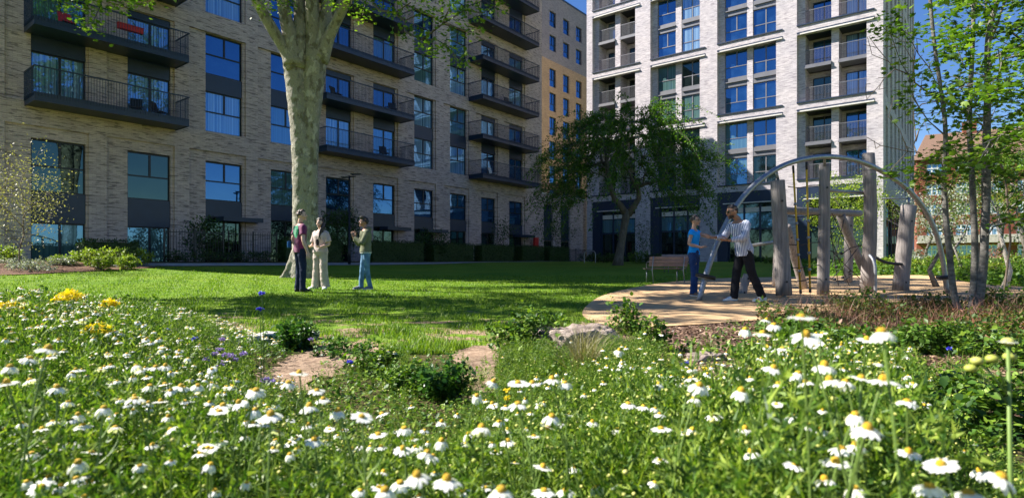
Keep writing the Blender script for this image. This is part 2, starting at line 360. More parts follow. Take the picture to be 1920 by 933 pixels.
M['petal'] = leafmat('white_petals', [(0, (.78, .78, .74)), (1, (.85, .85, .83))], .3)
def discmat():
    m, nt, b, o = new_mat('yellow_disc'); v = coords(nt); n = noise_n(nt, v, 300, 2)
    r = ramp(nt, n, [(.3, (.5, .27, .01)), (.7, (.78, .52, .02))]); nt.links.new(r.outputs[0], b.inputs['Base Color']); b.inputs['Roughness'].default_value = .8; bump(nt, b, n, .8, .002); return m
M['disc'] = discmat()
M['bud'] = leafmat('flower_buds', [(0, (.30, .34, .05)), (1, (.55, .52, .16))], .1)
M['yellow'] = leafmat('yellow_petals', [(0, (.7, .5, .01)), (1, (.85, .68, .03))], .25)
M['blue'] = leafmat('blue_petals', [(0, (.03, .03, .5)), (1, (.08, .08, .75))], .25)
M['purple'] = leafmat('purple_petals', [(0, (.22, .14, .5)), (1, (.4, .3, .7))], .25)
M['leaf_weep'] = leafmat('weeping_leaves', [(0, (.025, .075, .010)), (.6, (.065, .155, .016)), (1, (.15, .26, .03))], .45)
M['leaf_near'] = leafmat('near_tree_leaves', [(0, (.035, .09, .010)), (.5, (.08, .17, .016)), (1, (.2, .31, .035))], .45)
M['leaf_clump'] = leafmat('clump_leaves', [(0, (.02, .065, .012)), (.6, (.045, .125, .016)), (1, (.10, .2, .03))], .35, .35)
M['bark_chip'] = leafmat('bark_chips', [(0, (.05, .028, .018)), (.6, (.2, .12, .08)), (1, (.42, .29, .2))], 0)
M['leaf_bed'] = leafmat('bed_leaves', [(0, (.025, .06, .010)), (.45, (.07, .13, .018)), (.7, (.14, .18, .03)), (.8, (.17, .10, .05)), (1, (.22, .09, .055))], .3)
# ------------------------------------------------------------------ ground sheets
from mathutils.geometry import delaunay_2d_cdt
def axis(lo, hi, fine_lo, fine_hi, st, grow=1.25):
    a = list(np.arange(fine_lo, fine_hi+st/2, st)); s = st; x = fine_lo
    left = []
    while x > lo: s *= grow; x -= s; left.append(x)
    s = st; x = a[-1]; right = []
    while x < hi: s *= grow; x += s; right.append(x)
    return np.array(left[::-1]+a+right)
def ground():
    xs = axis(-500, 600, -24, 32, .5); ys = axis(-300, 1200, -2, 60, .5)
    X, Y = np.meshgrid(xs, ys); V = np.stack([X, Y, Z(X, Y)], 2).reshape(-1, 3); nx = len(xs); ny = len(ys)
    i, j = np.meshgrid(np.arange(nx-1), np.arange(ny-1)); a = (j*nx+i).ravel()
    me = np_mesh('ground', V, np.stack([a, a+1, a+nx+1, a+nx], 1), True)
    tag(mesh_obj('ground', me, M['lawn']), kind='structure')
ground()
def smooth_loop(P, k=6):
    P = np.array(P, float); n = len(P); out = []
    for i in range(n):
        p0, p1, p2, p3 = P[i-1], P[i], P[(i+1) % n], P[(i+2) % n]
        for t in np.arange(k)/k:
            out.append(.5*((2*p1)+(-p0+p2)*t+(2*p0-5*p1+4*p2-p3)*t*t+(-p0+3*p1-3*p2+p3)*t**3))
    return out
def inside(px, py, poly):
    c = np.zeros(px.shape, bool); n = len(poly)
    for i in range(n):
        x1, y1 = poly[i]; x2, y2 = poly[i-1]
        c ^= ((y1 > py) != (y2 > py)) & (px < (x2-x1)*(py-y1)/(y2-y1+1e-12)+x1)
    return c
def sheet(name, loop, mat, off, step=.35, smooth=True, jitter=0):
    L = smooth_loop(loop) if smooth else [np.array(p, float) for p in loop]
    if jitter:
        L = [p+jitter*3*np.array([math.sin(i*1.7)+math.sin(i*.61+1), math.sin(i*1.3+2)+math.sin(i*.77)]) for i, p in enumerate(L)]
    P = np.array(L); x0, y0 = P.min(0); x1, y1 = P.max(0)
    gx, gy = np.meshgrid(np.arange(x0, x1, step), np.arange(y0, y1, step)); m = inside(gx, gy, P)
    pts = [Vector(p) for p in P]+[Vector((a, b)) for a, b in zip(gx[m], gy[m])]
    n = len(P); vo, eo, fo, *_ = delaunay_2d_cdt(pts, [(i, (i+1) % n) for i in range(n)], [], 1, 1e-5)
    V = np.array([(v.x, v.y, 0) for v in vo]); V[:, 2] = Z(V[:, 0], V[:, 1])+off
    me = bpy.data.meshes.new(name); me.from_pydata([tuple(v) for v in V], [], fo); me.polygons.foreach_set('use_smooth', np.ones(len(me.polygons), bool)); me.update()
    if me.polygons and me.polygons[0].normal.z < 0: me.flip_normals()
    return tag(mesh_obj(name, me, mat), kind='structure')
PLAY = [at(*p) for p in [(1092, 590), (1104, 573), (1130, 557), (1180, 543), (1250, 531), (1330, 524), (1440, 521), (1590, 518.5), (1720, 517), (1775, 522), (1830, 533), (1925, 540), (2060, 546), (2060, 574),
        (1925, 574), (1700, 585), (1560, 596), (1400, 606), (1300, 614), (1200, 618), (1130, 613), (1101, 603)]]
sheet('play_surface', PLAY, M['play'], .035)
MUL = [at(*p) for p in [(1110, 610), (1200, 616), (1300, 612), (1400, 604), (1560, 593), (1700, 581), (1930, 565), (2150, 600), (2000, 760), (1500, 790), (1320, 730), (1200, 700), (1120, 655)]]
sheet('mulch_bed', MUL, M['mulch'], .020, .25)
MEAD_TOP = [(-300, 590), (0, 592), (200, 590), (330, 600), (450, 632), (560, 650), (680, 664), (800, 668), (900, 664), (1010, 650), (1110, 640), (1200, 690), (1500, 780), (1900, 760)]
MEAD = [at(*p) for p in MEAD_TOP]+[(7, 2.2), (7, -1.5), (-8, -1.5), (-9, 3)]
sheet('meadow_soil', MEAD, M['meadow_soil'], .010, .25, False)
D1 = [at(*p) for p in [(470, 735), (476, 708), (515, 690), (555, 672), (590, 655), (640, 648), (700, 650), (720, 658), (690, 668), (655, 684), (640, 704), (600, 712), (585, 735), (530, 750), (500, 748)]]
sheet('bare_soil', D1, M['dirt'], .016, .1, True, .012)
D2 = [at(*p) for p in [(835, 690), (862, 660), (900, 650), (956, 646), (948, 672), (934, 705), (930, 745), (905, 770), (870, 740)]]
sheet('bare_soil', D2, M['dirt'], .016, .1, True, .012)
D3 = [at(*p) for p in [(1080, 612), (1100, 606), (1160, 618), (1230, 622), (1230, 640), (1150, 648), (1080, 636)]]
sheet('bare_soil', D3, M['dirt'], .024, .1, True, .012)
# frame of the left block: t along its wall, q out of the wall
DL = np.array([.617, .787]); NL = np.array([.787, -.617]); P0L = np.array([-14.5, 31.7])
def TQ(t, q): p = P0L+t*DL+q*NL; return (float(p[0]), float(p[1]))
path_pts = [TQ(t, 5.0) for t in np.arange(-8.3, 26, 2)]+[TQ(26.5, 6.5), TQ(25, 6.9)]+[TQ(t, 6.1) for t in np.arange(22, -8.5, -2)]
sheet('path', path_pts, M['path'], .03, .4, False)
BED = [TQ(-6.8, 6.2), TQ(-8, 7.0), TQ(-10, 8.1), TQ(-12.5, 9.2), TQ(-17, 10), TQ(-17, 4), TQ(-10, 3), TQ(-8.2, 4.2)]
sheet('mulch_bed', BED, M['mulch'], .025, .3)
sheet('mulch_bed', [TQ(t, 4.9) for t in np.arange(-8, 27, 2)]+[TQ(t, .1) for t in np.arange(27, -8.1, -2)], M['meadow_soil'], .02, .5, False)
# ------------------------------------------------------------------ wall with holes
def wall_grid(mb, rect, holes, y, depth, back=None):
    x0, x1, z0, z1 = rect
    xs = sorted({x0, x1, *[h[0] for h in holes], *[h[1] for h in holes]}); zs = sorted({z0, z1, *[h[2] for h in holes], *[h[3] for h in holes]})
    for a, b in zip(xs, xs[1:]):
        for c, d in zip(zs, zs[1:]):
            mx, mz = (a+b)/2, (c+d)/2
            if any(h[0] < mx < h[1] and h[2] < mz < h[3] for h in holes): continue
            mb.quad((a, y, c), (b, y, c), (b, y, d), (a, y, d))
    for a, b, c, d in holes:
        e = y+depth
        mb.quad((a, y, c), (a, y, d), (a, e, d), (a, e, c)); mb.quad((b, y, c), (b, e, c), (b, e, d), (b, y, d))
        mb.quad((a, y, d), (b, y, d), (b, e, d), (a, e, d)); mb.quad((a, y, c), (a, e, c), (b, e, c), (b, y, c))
def frame_bars(mb, x0, x1, z0, z1, y, w=.055, d=.06, mull=(), trans=(), upper_only=False):
    mb.box(x0, x0+w, y, y+d, z0, z1); mb.box(x1-w, x1, y, y+d, z0, z1)
    mb.box(x0+w, x1-w, y+.001, y+d, z0, z0+w); mb.box(x0+w, x1-w, y+.001, y+d, z1-w, z1)
    for t in trans: mb.box(x0+w, x1-w, y+.002, y+d, t-w*.6, t+w*.6)
    for m_ in mull:
        zb = z0+w if not (upper_only and trans) else trans[0]+w*.6
        mb.box(m_-w*.8, m_+w*.8, y+.003, y+d, zb, z1-w)
rb = random.Random(11)
def window(root, x0, x1, z0, z1, y, kind, mull=True, trans=.5, frame='black_metal', upper=True, name='window'):
    f = MB(); ms = [x0+(x1-x0)*.53] if mull else []; ts = [z0+(z1-z0)*trans] if trans else []
    frame_bars(f, x0, x1, z0, z1, y, mull=ms, trans=ts, upper_only=upper)
    fo = f.obj(name, M[frame], root); p = MB(); p.quad((x0+.02, y+.04, z0+.02), (x1-.02, y+.04, z0+.02), (x1-.02, y+.04, z1-.02), (x0+.02, y+.04, z1-.02))
    p.obj('pane', M[kind], fo); return fo
# ------------------------------------------------------------------ long buff brick block on the left
LB = empty('apartment_block', (*P0L, 0), math.atan2(.787, .617), 'long buff brick apartment block with navy balconies on the left, in shade', 'building')
COLS = [(-10.11, -9.24, -7.3, -7.21), (-6.53, -5.66, -3.79, -3.64), (-2.95, -2.11, -.17, -.03), (.65, 1.47, 3.35, 3.45), (4.3, 5.06, 6.93, 7.05), (7.91, 8.67, 10.54, 10.72),
        (11.58, 12.3, 14.19, 14.35), (15.14, 15.94, 17.79, 17.98), (18.74, 19.55, 21.34, 21.52), (22.33, 23.2, 25.11, 25.34)]
ROWS = [(7.49, 12.62), (13.63, 18.78), (19.78, 24.92)]
w = MB(); HT = 27.6; tE = 27.9; tS = -10.75
holes = [(c[0], c[3], .0, 6.47) for c in COLS]+[(c[0], c[3], a, b) for c in COLS for a, b in ROWS]
wall_grid(w, (tS, 14.7, 0, HT), [h for h in holes if h[1] < 14.7], -.04, .11)
wall_grid(w, (14.7, tE, 0, 25.6), [h for h in holes if h[0] > 14.7], -.04, .11)
for c in COLS:
    wall_grid(w, (c[0], c[3], 0, 6.47), [(c[1], c[2], .0, 5.97)], .07, .28)
    for a, b in ROWS: wall_grid(w, (c[0], c[3], a, b), [(c[1], c[2], a+.0, b-.02)], .07, .28)
# ends, back and roof
DPT = 17.0
w.quad((tS, 0, 0), (tS, 0, HT), (tS, DPT, HT), (tS, DPT, 0)); w.quad((tE, 0, 0), (tE, DPT, 0), (tE, DPT, 25.6), (tE, 0, 25.6))
w.quad((14.7, 0, 25.6), (14.7, DPT, 25.6), (14.7, DPT, HT), (14.7, 0, HT)); w.quad((tS, DPT, 0), (tS, DPT, HT), (tE, DPT, HT), (tE, DPT, 0))
w.obj('wall', M['brick'], LB)
w = MB(); w.box(tS, 14.7, -.02, DPT, HT, HT+.12); w.box(14.72, tE+.02, -.02, DPT, 25.6, 25.72); w.obj('roof', M['navy_soffit'], LB)
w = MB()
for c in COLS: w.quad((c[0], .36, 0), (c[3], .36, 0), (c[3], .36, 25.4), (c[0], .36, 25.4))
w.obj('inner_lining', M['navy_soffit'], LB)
BALC = {0: 'A', 1: 'A', 4: 'B', 5: 'B', 8: 'C', 9: 'C'}
kinds_up = ['glass', 'glass_blue', 'glass', 'glass_blue', 'glass_teal', 'glass']
for ci, c in enumerate(COLS):
    a, b = c[1], c[2]; bal = ci in BALC
    # ground bay: garden storey glass, spandrel, upper window
    zs1 = 3.72 if ci < 2 else 3.95; zs0 = 2.42 if ci < 2 else 3.1
    window(LB, a, b, zs1, 5.95, .2, 'glass_dark' if ci < 2 else ('glass_teal' if ci in (3,) else 'glass'), trans=.5)
    s = MB(); s.box(a, b, .12, .3, zs0, zs1-.005); s.obj('spandrel_panel', M['navy'], LB)
    if ci in (0, 1): window(LB, a, b, .5, zs0-.01, .22, 'glass_teal', True, None, name='garden_window')
    else: window(LB, a, b, .5, zs0-.01, .24, 'glass_dark', True, None, name='garden_door')
    for ri, (z0, z1) in enumerate(ROWS):
        zm0 = z0+2.12; zm1 = z0+3.02
        k1 = rb.choice(kinds_up); k2 = rb.choice(kinds_up)
        if ci == 2 and ri == 0: k1 = 'glass_blue'; k2 = 'glass'
        if not bal:
            window(LB, a, b, z0+.01, zm0, .2, k1); window(LB, a, b, zm1, z1-.03, .2, k2)
            s = MB(); s.box(a, b, .13, .3, zm0+.004, zm1-.004); s.obj('spandrel_panel', M['navy'], LB)
        else:
            window(LB, a, b, z0+.01, zm0+.05, .2, k1, True, None, name='balcony_door'); window(LB, a, b, zm1, z1-.35, .2, k2, True, None, name='balcony_door')
            s = MB(); s.box(a, b, .13, .3, zm0+.06, zm1-.004); s.obj('spandrel_panel', M['navy'], LB); s = MB(); s.box(a, b, .13, .3, z1-.345, z1-.025); s.obj('head_panel', M['navy'], LB)
    if ci in (2, 5, 6, 9):
        s = MB(); s.box(a+.55, b+.75, -.75, .1, 2.86, 3.08); s.obj('door_canopy', M['navy'], LB)
def balcony(t0, t1, zb, dep=1.5, items=None):
    s = MB(); s.box(t0, t1, -dep, -.002, zb+.03, zb+.2)
    for x0, x1, y0, y1 in ((t0-.03, t1+.03, -dep-.03, -dep), (t0-.03, t0, -dep, -.002), (t1, t1+.03, -dep, -.002)): s.box(x0, x1, y0, y1, zb, zb+.36)
    bo = s.obj('balcony', M['navy'], LB)
    r = MB(); zt = zb+1.38; zr0 = zb+.2
    r.box(t0-.05, t1+.05, -dep-.06, -dep+.0, zt, zt+.045); r.box(t0-.05, t0, -dep, -.003, zt, zt+.045); r.box(t1, t1+.05, -dep, -.003, zt, zt+.045)
    for x in np.arange(t0+.0, t1+.02, .105): r.box(x-.007, x+.007, -dep-.052, -dep-.034, zr0, zt)
    for y in np.arange(-dep+.07, -.02, .105):
        r.box(t0-.052, t0-.034, y-.007, y+.007, zr0, zt); r.box(t1+.034, t1+.052, y-.007, y+.007, zr0, zt)
    r.obj('railing', M['navy'], bo)
for t0, t1, ks in ((-9.45, -3.62, (0, 1, 2)), (4.06, 10.86, (0, 1, 2, 3, 4)), (17.95, 25.4, (0, 1, 2, 3, 4, 5))):
    for k in ks: balcony(t0, t1, 7.22+3.06*k)
# things left out on the balconies
def chair(loc, rz, mat, label):
    c = empty('balcony_chair', loc, rz, label, 'chair')
    s = MB(); s.box(-.25, .25, -.25, .25, .38, .42); s.obj('seat', M[mat], c); s = MB(); s.obox((0, .27, .65), (.25, 0, 0), (0, .02, .006), (0, .08, .26)); s.obj('backrest', M[mat], c)
    for x in (-.22, .22):
        for y in (-.22, .22): s = MB(); s.box(x-.015, x+.015, y-.015, y+.015, 0, .38); s.obj('leg', M['black_metal'], c)
def bl(t, q, z): p = TQ(t, q); return (p[0], p[1], z)
AZ = math.atan2(.787, .617)
chair(bl(-4.6, .75, 7.43), AZ+.6, 'black_metal', 'dark chair on the lowest left balcony near its right end')
chair(bl(-5.6, .75, 7.43), AZ-.4, 'black_metal', 'dark chair on the lowest left balcony behind the middle of its railing')
chair(bl(-8.2, .8, 10.49), AZ+.1, 'red', 'red chair on the second left balcony in front of the left door')
s = MB(); s.box(-.5, .5, -.12, .12, 0, .22)
pl_ = empty('planter_box', bl(-6.0, 1.3, 11.1), AZ, 'long red planter hung inside the railing of the second left balcony', 'planter'); s.obj('box', M['red'], pl_)
s = MB(); s.box(-.52, .52, -.14, .14, .222, .25); s.obj('rim', M['red'], pl_)
chair(bl(5.2, .8, 10.49), AZ+.3, 'black_metal', 'dark chair on the second balcony of the middle stack, left end')
chair(bl(9.6, .8, 10.49), AZ-.5, 'black_metal', 'dark chair on the second balcony of the middle stack, right end')
chair(bl(8.8, .9, 7.43), AZ-.3, 'black_metal', 'dark chair on the lowest balcony of the middle stack')
chair(bl(20.0, .8, 7.43), AZ+.2, 'white_paint', 'pale chair on the lowest balcony of the far stack')
chair(bl(22.0, .8, 13.6), AZ-.2, 'black_metal', 'dark chair on the third balcony of the far stack')
# ------------------------------------------------------------------ low link wing
LK = empty('link_wing', (*P0L, 0), AZ, 'low pale brick wing with roof terrace linking the shaded block to the tower', 'building')
w = MB(); hs = [(26.88+1.1, 30.0, 0, 6.1), (31.2, 33.0, 0, 6.1)]
hs = [(28.3, 29.9, 0, 6.1), (31.2, 32.9, 0, 6.1)]
wall_grid(w, (tE+.002, 36.0, 0, 7.0), hs, .02, .3); w.quad((tE, .02, 7.0), (36, .02, 7.0), (36, 9, 7.0), (tE, 9, 7.0)); w.obj('wall', M['brick'], LK)
for a, b, c, d in hs: s = MB(); s.box(a, b, .22, .3, 2.7, d); s.obj('spandrel_panel', M['navy'], LK); window(LK, a, b, .5, 2.69, .22, 'glass_dark', True, None)
w = MB(); w.box(tE, 36, -.03, .3, 7.005, 7.16); w.obj('coping', M['precast'], LK)
r = MB(); r.box(tE+.1, 35.8, .2, .25, 8.1, 8.15)
for x in np.arange(tE+.1, 35.8, .11): r.box(x-.008, x+.008, .21, .24, 7.17, 8.1)
r.obj('railing', M['navy'], LK)
# ------------------------------------------------------------------ pale brick tower on the right
TO = empty('tower_block', (27.65, 43.3, 0), math.atan2(-.617, .787), 'tall pale brick tower block with paired windows and recessed balconies', 'building')
BAYS = [(-24.84, (-24.29, -22.49), (-21.92, -20.13), True), (-18.58, (-18.03, -16.25), (-15.70, -13.86), False), (-12.31, (-11.79, -9.90), (-9.43, -7.48), False), (-5.91, (-5.36, -3.50), (-2.98, -1.06), True)]
TR = [(7.36+6.2*k, 7.36+6.2*(k+1)-.78) for k in range(4)]; TH = 33.4; TX0 = -25.5; POD = 6.72
D1_ = .42
w = MB(); holes = [(b[0], b[2][1], z0, z1) for b in BAYS for z0, z1 in TR]+[(b[0], b[2][1], 0, POD) for b in BAYS]
wall_grid(w, (TX0, 0, 0, TH), holes, 0, D1_)
for b in BAYS:
    for z0, z1 in TR:
        dep = 1.5 if b[3] else .16
        wall_grid(w, (b[0], b[2][1], z0, z1), [(*b[1], z0, z1), (*b[2], z0, z1)], D1_-.001 if False else D1_, dep)
# side face: slots
slots = []
for y in np.arange(1.6, 30, 3.4):
    for z0, z1 in TR: slots.append((y, y+1.7, z0, z1))
sideV = MB(); wall_grid(sideV, (0, 32, 0, TH), slots+[(2, 30, 0, 5.8)], 0, .45)
V = np.concatenate(sideV.v); V2 = np.stack([-V[:, 1], V[:, 0], V[:, 2]], 1)
w.add(V2, sideV.f)
w.quad((TX0, 0, 0), (TX0, 0, TH), (TX0, 14, TH), (TX0, 14, 0)); w.quad((TX0, 14, 0), (TX0, 14, TH), (-7, 14, TH), (-7, 14, 0)); w.quad((-7, 14, 0), (-7, 14, TH), (-7, 32, TH), (-7, 32, 0)); w.quad((-7, 32, 0), (-7, 32, TH), (0, 32, TH), (0, 32, 0))
w.obj('wall', M['brick_white'], TO)
w = MB(); w.box(TX0, 0, 0.01, 14, TH, TH+.2); w.box(-7, 0, 14.001, 32, TH, TH+.2); w.obj('roof', M['navy_soffit'], TO)
rt = random.Random(5)
def sideobj(name, mb, mat, parent):
    V = np.concatenate(mb.v); mb.v = [np.stack([-V[:, 1], V[:, 0], V[:, 2]], 1)]; return mb.obj(name, mat, parent)
for y0, y1, z0, z1 in slots:
    f = MB(); frame_bars(f, y0, y1, z0, z1, .3, mull=[(y0+y1)/2], trans=[z0+.9, z0+2.3, z0+3.2, z0+4.3]); fo = sideobj('window', f, M['grey_metal'], TO)
    p = MB(); p.quad((y0, .38, z0), (y1, .38, z0), (y1, .38, z1), (y0, .38, z1)); sideobj('pane', p, M['glass'], fo)
for y0 in (2.2, 9.2, 16.2, 23.2):
    f = MB(); frame_bars(f, y0, y0+6.6, .3, 5.75, .25, w=.12, mull=[y0+2.2, y0+4.4], trans=[4.2], upper_only=False); fo = sideobj('shopfront', f, M['navy'], TO)
    p = MB(); p.quad((y0, .36, .3), (y0+6.6, .36, .3), (y0+6.6, .36, 5.75), (y0, .36, 5.75)); sideobj('pane', p, M['glass_dark'], fo)
for bi, b in enumerate(BAYS):
    xa, xb = b[0], b[2][1]
    for zi, (z0, z1) in enumerate(TR):
        s = MB(); s.box(xa-.0, xb+.5, -.09, -.003, z0-.10, z0-.004); s.obj('sill_band', M['navy'], TO)
        s = MB(); s.box(xa+.25, xb+.5, -.12, -.003, z1-.03, z1+.07); s.obj('lintel_band', M['precast'], TO)
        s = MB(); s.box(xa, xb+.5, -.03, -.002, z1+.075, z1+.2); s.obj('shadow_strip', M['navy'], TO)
        for oi, (a, c) in enumerate((b[1], b[2])):
            zm0 = z0+2.32; zm1 = z0+3.1
            if not b[3]:
                lit = (zi >= 2) or (bi == 2 and zi >= 1)
                k1 = rt.choice(['glass', 'glass_blue', 'glass']) if lit else rt.choice(['glass_teal', 'glass', 'glass_dark'])
                k2 = rt.choice(['glass', 'glass_blue', 'glass']) if lit else rt.choice(['glass_dark', 'glass', 'glass_teal'])
                window(TO, a, c, z0+.01, zm0, D1_+.1, k1, frame='grey_metal', trans=.42, upper=(oi == 0)); window(TO, a, c, zm1, z1-.03, D1_+.1, k2, frame='grey_metal', trans=.42, upper=(oi == 0))
                s = MB(); s.box(a, c, D1_+.02, D1_+.2, zm0+.004, zm1-.004); sp_ = s.obj('spandrel_panel', M['grey_metal'], TO); s = MB(); s.box(a+.1, c, D1_-.1, D1_+.018, zm0+.38, zm0+.46); s.obj('ledge', M['grey_metal'], sp_)
            else:
                # recessed balconies: floor slab, soffit, back wall with door, railing
                yb = D1_+1.5
                for fl, (f0, f1) in enumerate(((z0, zm0+.35), (zm1-.1, z1))):
                    k = MB(); k.quad((a, yb, f0), (c, yb, f0), (c, yb, f1), (a, yb, f1)); bw = k.obj('balcony_back_wall', M['brick_white'], TO)
                    dw = window(TO, a+.3, c-.02, f0+.05, f0+2.2, yb-.09, rt.choice(['glass', 'glass_blue', 'glass_dark']), True, None, name='balcony_door')
                    r = MB(); zt = f0+1.15; r.box(a, c, D1_+.02, D1_+.07, zt, zt+.05)
                    for x in np.arange(a+.05, c, .1): r.box(x-.008, x+.008, D1_+.035, D1_+.055, f0+.02, zt)
                    r.obj('railing', M['grey_metal'], TO)
                s = MB(); s.box(a, c, D1_-.12, yb, zm0+.42, zm1-.12); s.box(a-.02, c, D1_-.2, D1_-.12, zm0+.36, zm0+.46); s.obj('balcony_slab', M['grey_metal'], TO)
                s = MB(); s.box(a, c, D1_+.02, yb, z1-.02, z1+.02); s.obj('soffit', M['navy_soffit'], TO)
# ground storeys of the tower: dark frames, glass, pale blinds
for bi, b in enumerate(BAYS):
    xa, xb = b[0], b[2][1]
    s = MB(); s.box(xa, xa+.9, .02, D1_+.5, 0, POD-.01); s.box(xa+.9, xb, .03, D1_+.5, 5.75, POD-.01); s.obj('cladding', M['navy'], TO)
    s = MB(); s.box(xa+.5, xb, -.05, .015, 5.7, 5.78); s.obj('lintel_band', M['precast'], TO)
    f = MB(); frame_bars(f, xa+.9, xb, .3, 5.74, .3, w=.1, mull=[xa+2.2, xa+3.5], trans=[3.5], upper_only=False); fo = f.obj('shopfront', M['navy'], TO)
    p = MB(); p.quad((xa+.9, .38, .3), (xb, .38, .3), (xb, .38, 5.74), (xa+.9, .38, 5.74)); p.obj('pane', M['glass_dark'], fo)
    if bi < 3:
        p = MB(); p.box(xa+1.0, xb-.1, .345, .37, 3.6, 4.85); p.obj('window_blind', M['glass_teal'], fo)
        p = MB(); p.box(xa+1.0, xb-.1, .34, .372, 4.95, 5.35); p.obj('bulkhead', M['precast'], fo)
# ------------------------------------------------------------------ block far behind: one brick, light reflected off the tower painted in tan below
FB = empty('far_block', (5.16, 75, 0), AZ, 'narrow brick block rising behind the gap, reflected light painted into its tan lower storeys', 'building')
fcols = [(-.55, .95), (2.65, 4.15), (5.85, 7.35), (9.05, 10.5)]
def frow(k0, n, z): return [(z+3.12*i, z+3.12*i+2.3) for i in range(n)]
lo = [(25.6-2.35-3.12*i, 25.6-3.12*i) for i in range(6)]; hi = [(27.9, 29.9), (31.0, 33.0)]
w = MB(); wall_grid(w, (-6, 13, 0, 26.6), [(a, b, c, d) for a, b in fcols for c, d in lo], 0, .3); w.quad((13, 0, 0), (13, 12, 0), (13, 12, 26.6), (13, 0, 26.6)); w.obj('wall', M['brick_bounce'], FB)
w = MB(); wall_grid(w, (-6, 13, 26.602, 35.2), [(a, b, c, d) for a, b in fcols for c, d in hi], 0, .3); w.quad((13, 0, 26.6), (13, 12, 26.6), (13, 12, 35.2), (13, 0, 35.2)); w.quad((-6, 0, 35.2), (13, 0, 35.2), (13, 12, 35.2), (-6, 12, 35.2)); w.obj('wall', M['brick_shaded'], FB)
w = MB(); w.box(-6, 13.05, -.06, .1, 35.2, 35.4); w.obj('roof_edge', M['navy'], FB)
for a, b in fcols:
    for c, d in lo+hi: window(FB, a, b, c, d, .18, 'glass', True, .4)
# ------------------------------------------------------------------ red brick flats beyond the trees
RB = empty('brick_flats', (59.5, 85.5, 0), math.atan2(-.5, .866), 'old red brick flats with white framed windows and tiled roof beyond the trees', 'building')
rc = [(1.2+3.4*i, 1.2+3.4*i+1.9) for i in range(10)]; rr = [(2.95*i+1.5, 2.95*i+3.1) for i in range(5)]
w = MB(); wall_grid(w, (0, 36, 0, 15.6), [(a, b, c, d) for a, b in rc for c, d in rr], 0, .14); w.quad((0, 0, 0), (0, 0, 15.6), (0, 9, 15.6), (0, 9, 0)); w.obj('wall', M['brick_red'], RB)
w = MB(); w.add([(-.4, -.4, 15.6), (36.4, -.4, 15.6), (36.4, 10, 15.6), (-.4, 10, 15.6), (1.5, 4.5, 20), (34.5, 4.5, 20)], [(0, 1, 5, 4), (1, 2, 5), (2, 3, 4, 5), (3, 0, 4), (0, 3, 2, 1)])
ro = w.obj('roof', M['roof_tile'], RB)
for x in (6, 16, 27): w = MB(); w.box(x, x+1.6, 4, 5, 18.4, 21.4); w.obj('chimney', M['brick_red'], ro)
for c, d in rr[:1]: w = MB(); w.box(0, 36, -1.4, -.004, c+1.9, c+2.1); w.box(0, 36, -1.4, -1.3, c+2.1, c+3.0); w.obj('gallery', M['concrete'], RB)
for a, b in rc:
    for c, d in rr:
        f = MB(); frame_bars(f, a, b, c, d, .03, w=.09, mull=[a+.63, a+1.27], trans=[c+.95], upper_only=False); fo = f.obj('window', M['white_paint'], RB)
        p = MB(); p.quad((a, .08, c), (b, .08, c), (b, .08, d), (a, .08, d)); p.obj('pane', M['glass_blue'], fo)
# ------------------------------------------------------------------ trees
def spline0(P, n=24):
    P = np.array(P, float); Pp = np.concatenate([[2*P[0]-P[1]], P, [2*P[-1]-P[-2]]]); out = []
    for i in range(1, len(Pp)-2):
        p0, p1, p2, p3 = Pp[i-1:i+3]
        for t in np.arange(6)/6: out.append(.5*((2*p1)+(-p0+p2)*t+(2*p0-5*p1+4*p2-p3)*t*t+(-p0+3*p1-3*p2+p3)*t**3))
    out.append(Pp[-2]); L = np.array(out); q = np.linspace(0, len(L)-1, n); return np.stack([np.interp(q, np.arange(len(L)), L[:, i]) for i in range(3)], 1)
def segs_mesh(segs, k=6):
    """segs: list of (p0,p1,r0,r1) -> V, F arrays of open cones"""
    A = np.array([s[0] for s in segs], float); B = np.array([s[1] for s in segs], float); ra = np.array([s[2] for s in segs]); rb_ = np.array([s[3] for s in segs])
    T = B-A; L = np.linalg.norm(T, axis=1)[:, None]+1e-9; T = T/L
    u = np.where(np.abs(T[:, 2:3]) < .8, np.array([[0, 0, 1.]]), np.array([[1., 0, 0]])); u = u-T*np.sum(u*T, 1)[:, None]; u /= np.linalg.norm(u, axis=1)[:, None]
    w = np.cross(T, u); a = np.arange(k)/k*2*np.pi
    ring = np.cos(a)[None, :, None]*u[:, None, :]+np.sin(a)[None, :, None]*w[:, None, :]
    A2 = A-T*0.3*ra[:, None]; V = np.concatenate([A2[:, None]+ring*ra[:, None, None], B[:, None]+ring*rb_[:, None, None]], 1)
    n = len(segs); j = np.arange(k); f = np.stack([j, (j+1) % k, (j+1) % k+k, j+k], 1)
    return V.reshape(-1, 3), (f[None]+(np.arange(n)*2*k)[:, None, None]).reshape(-1, 4)
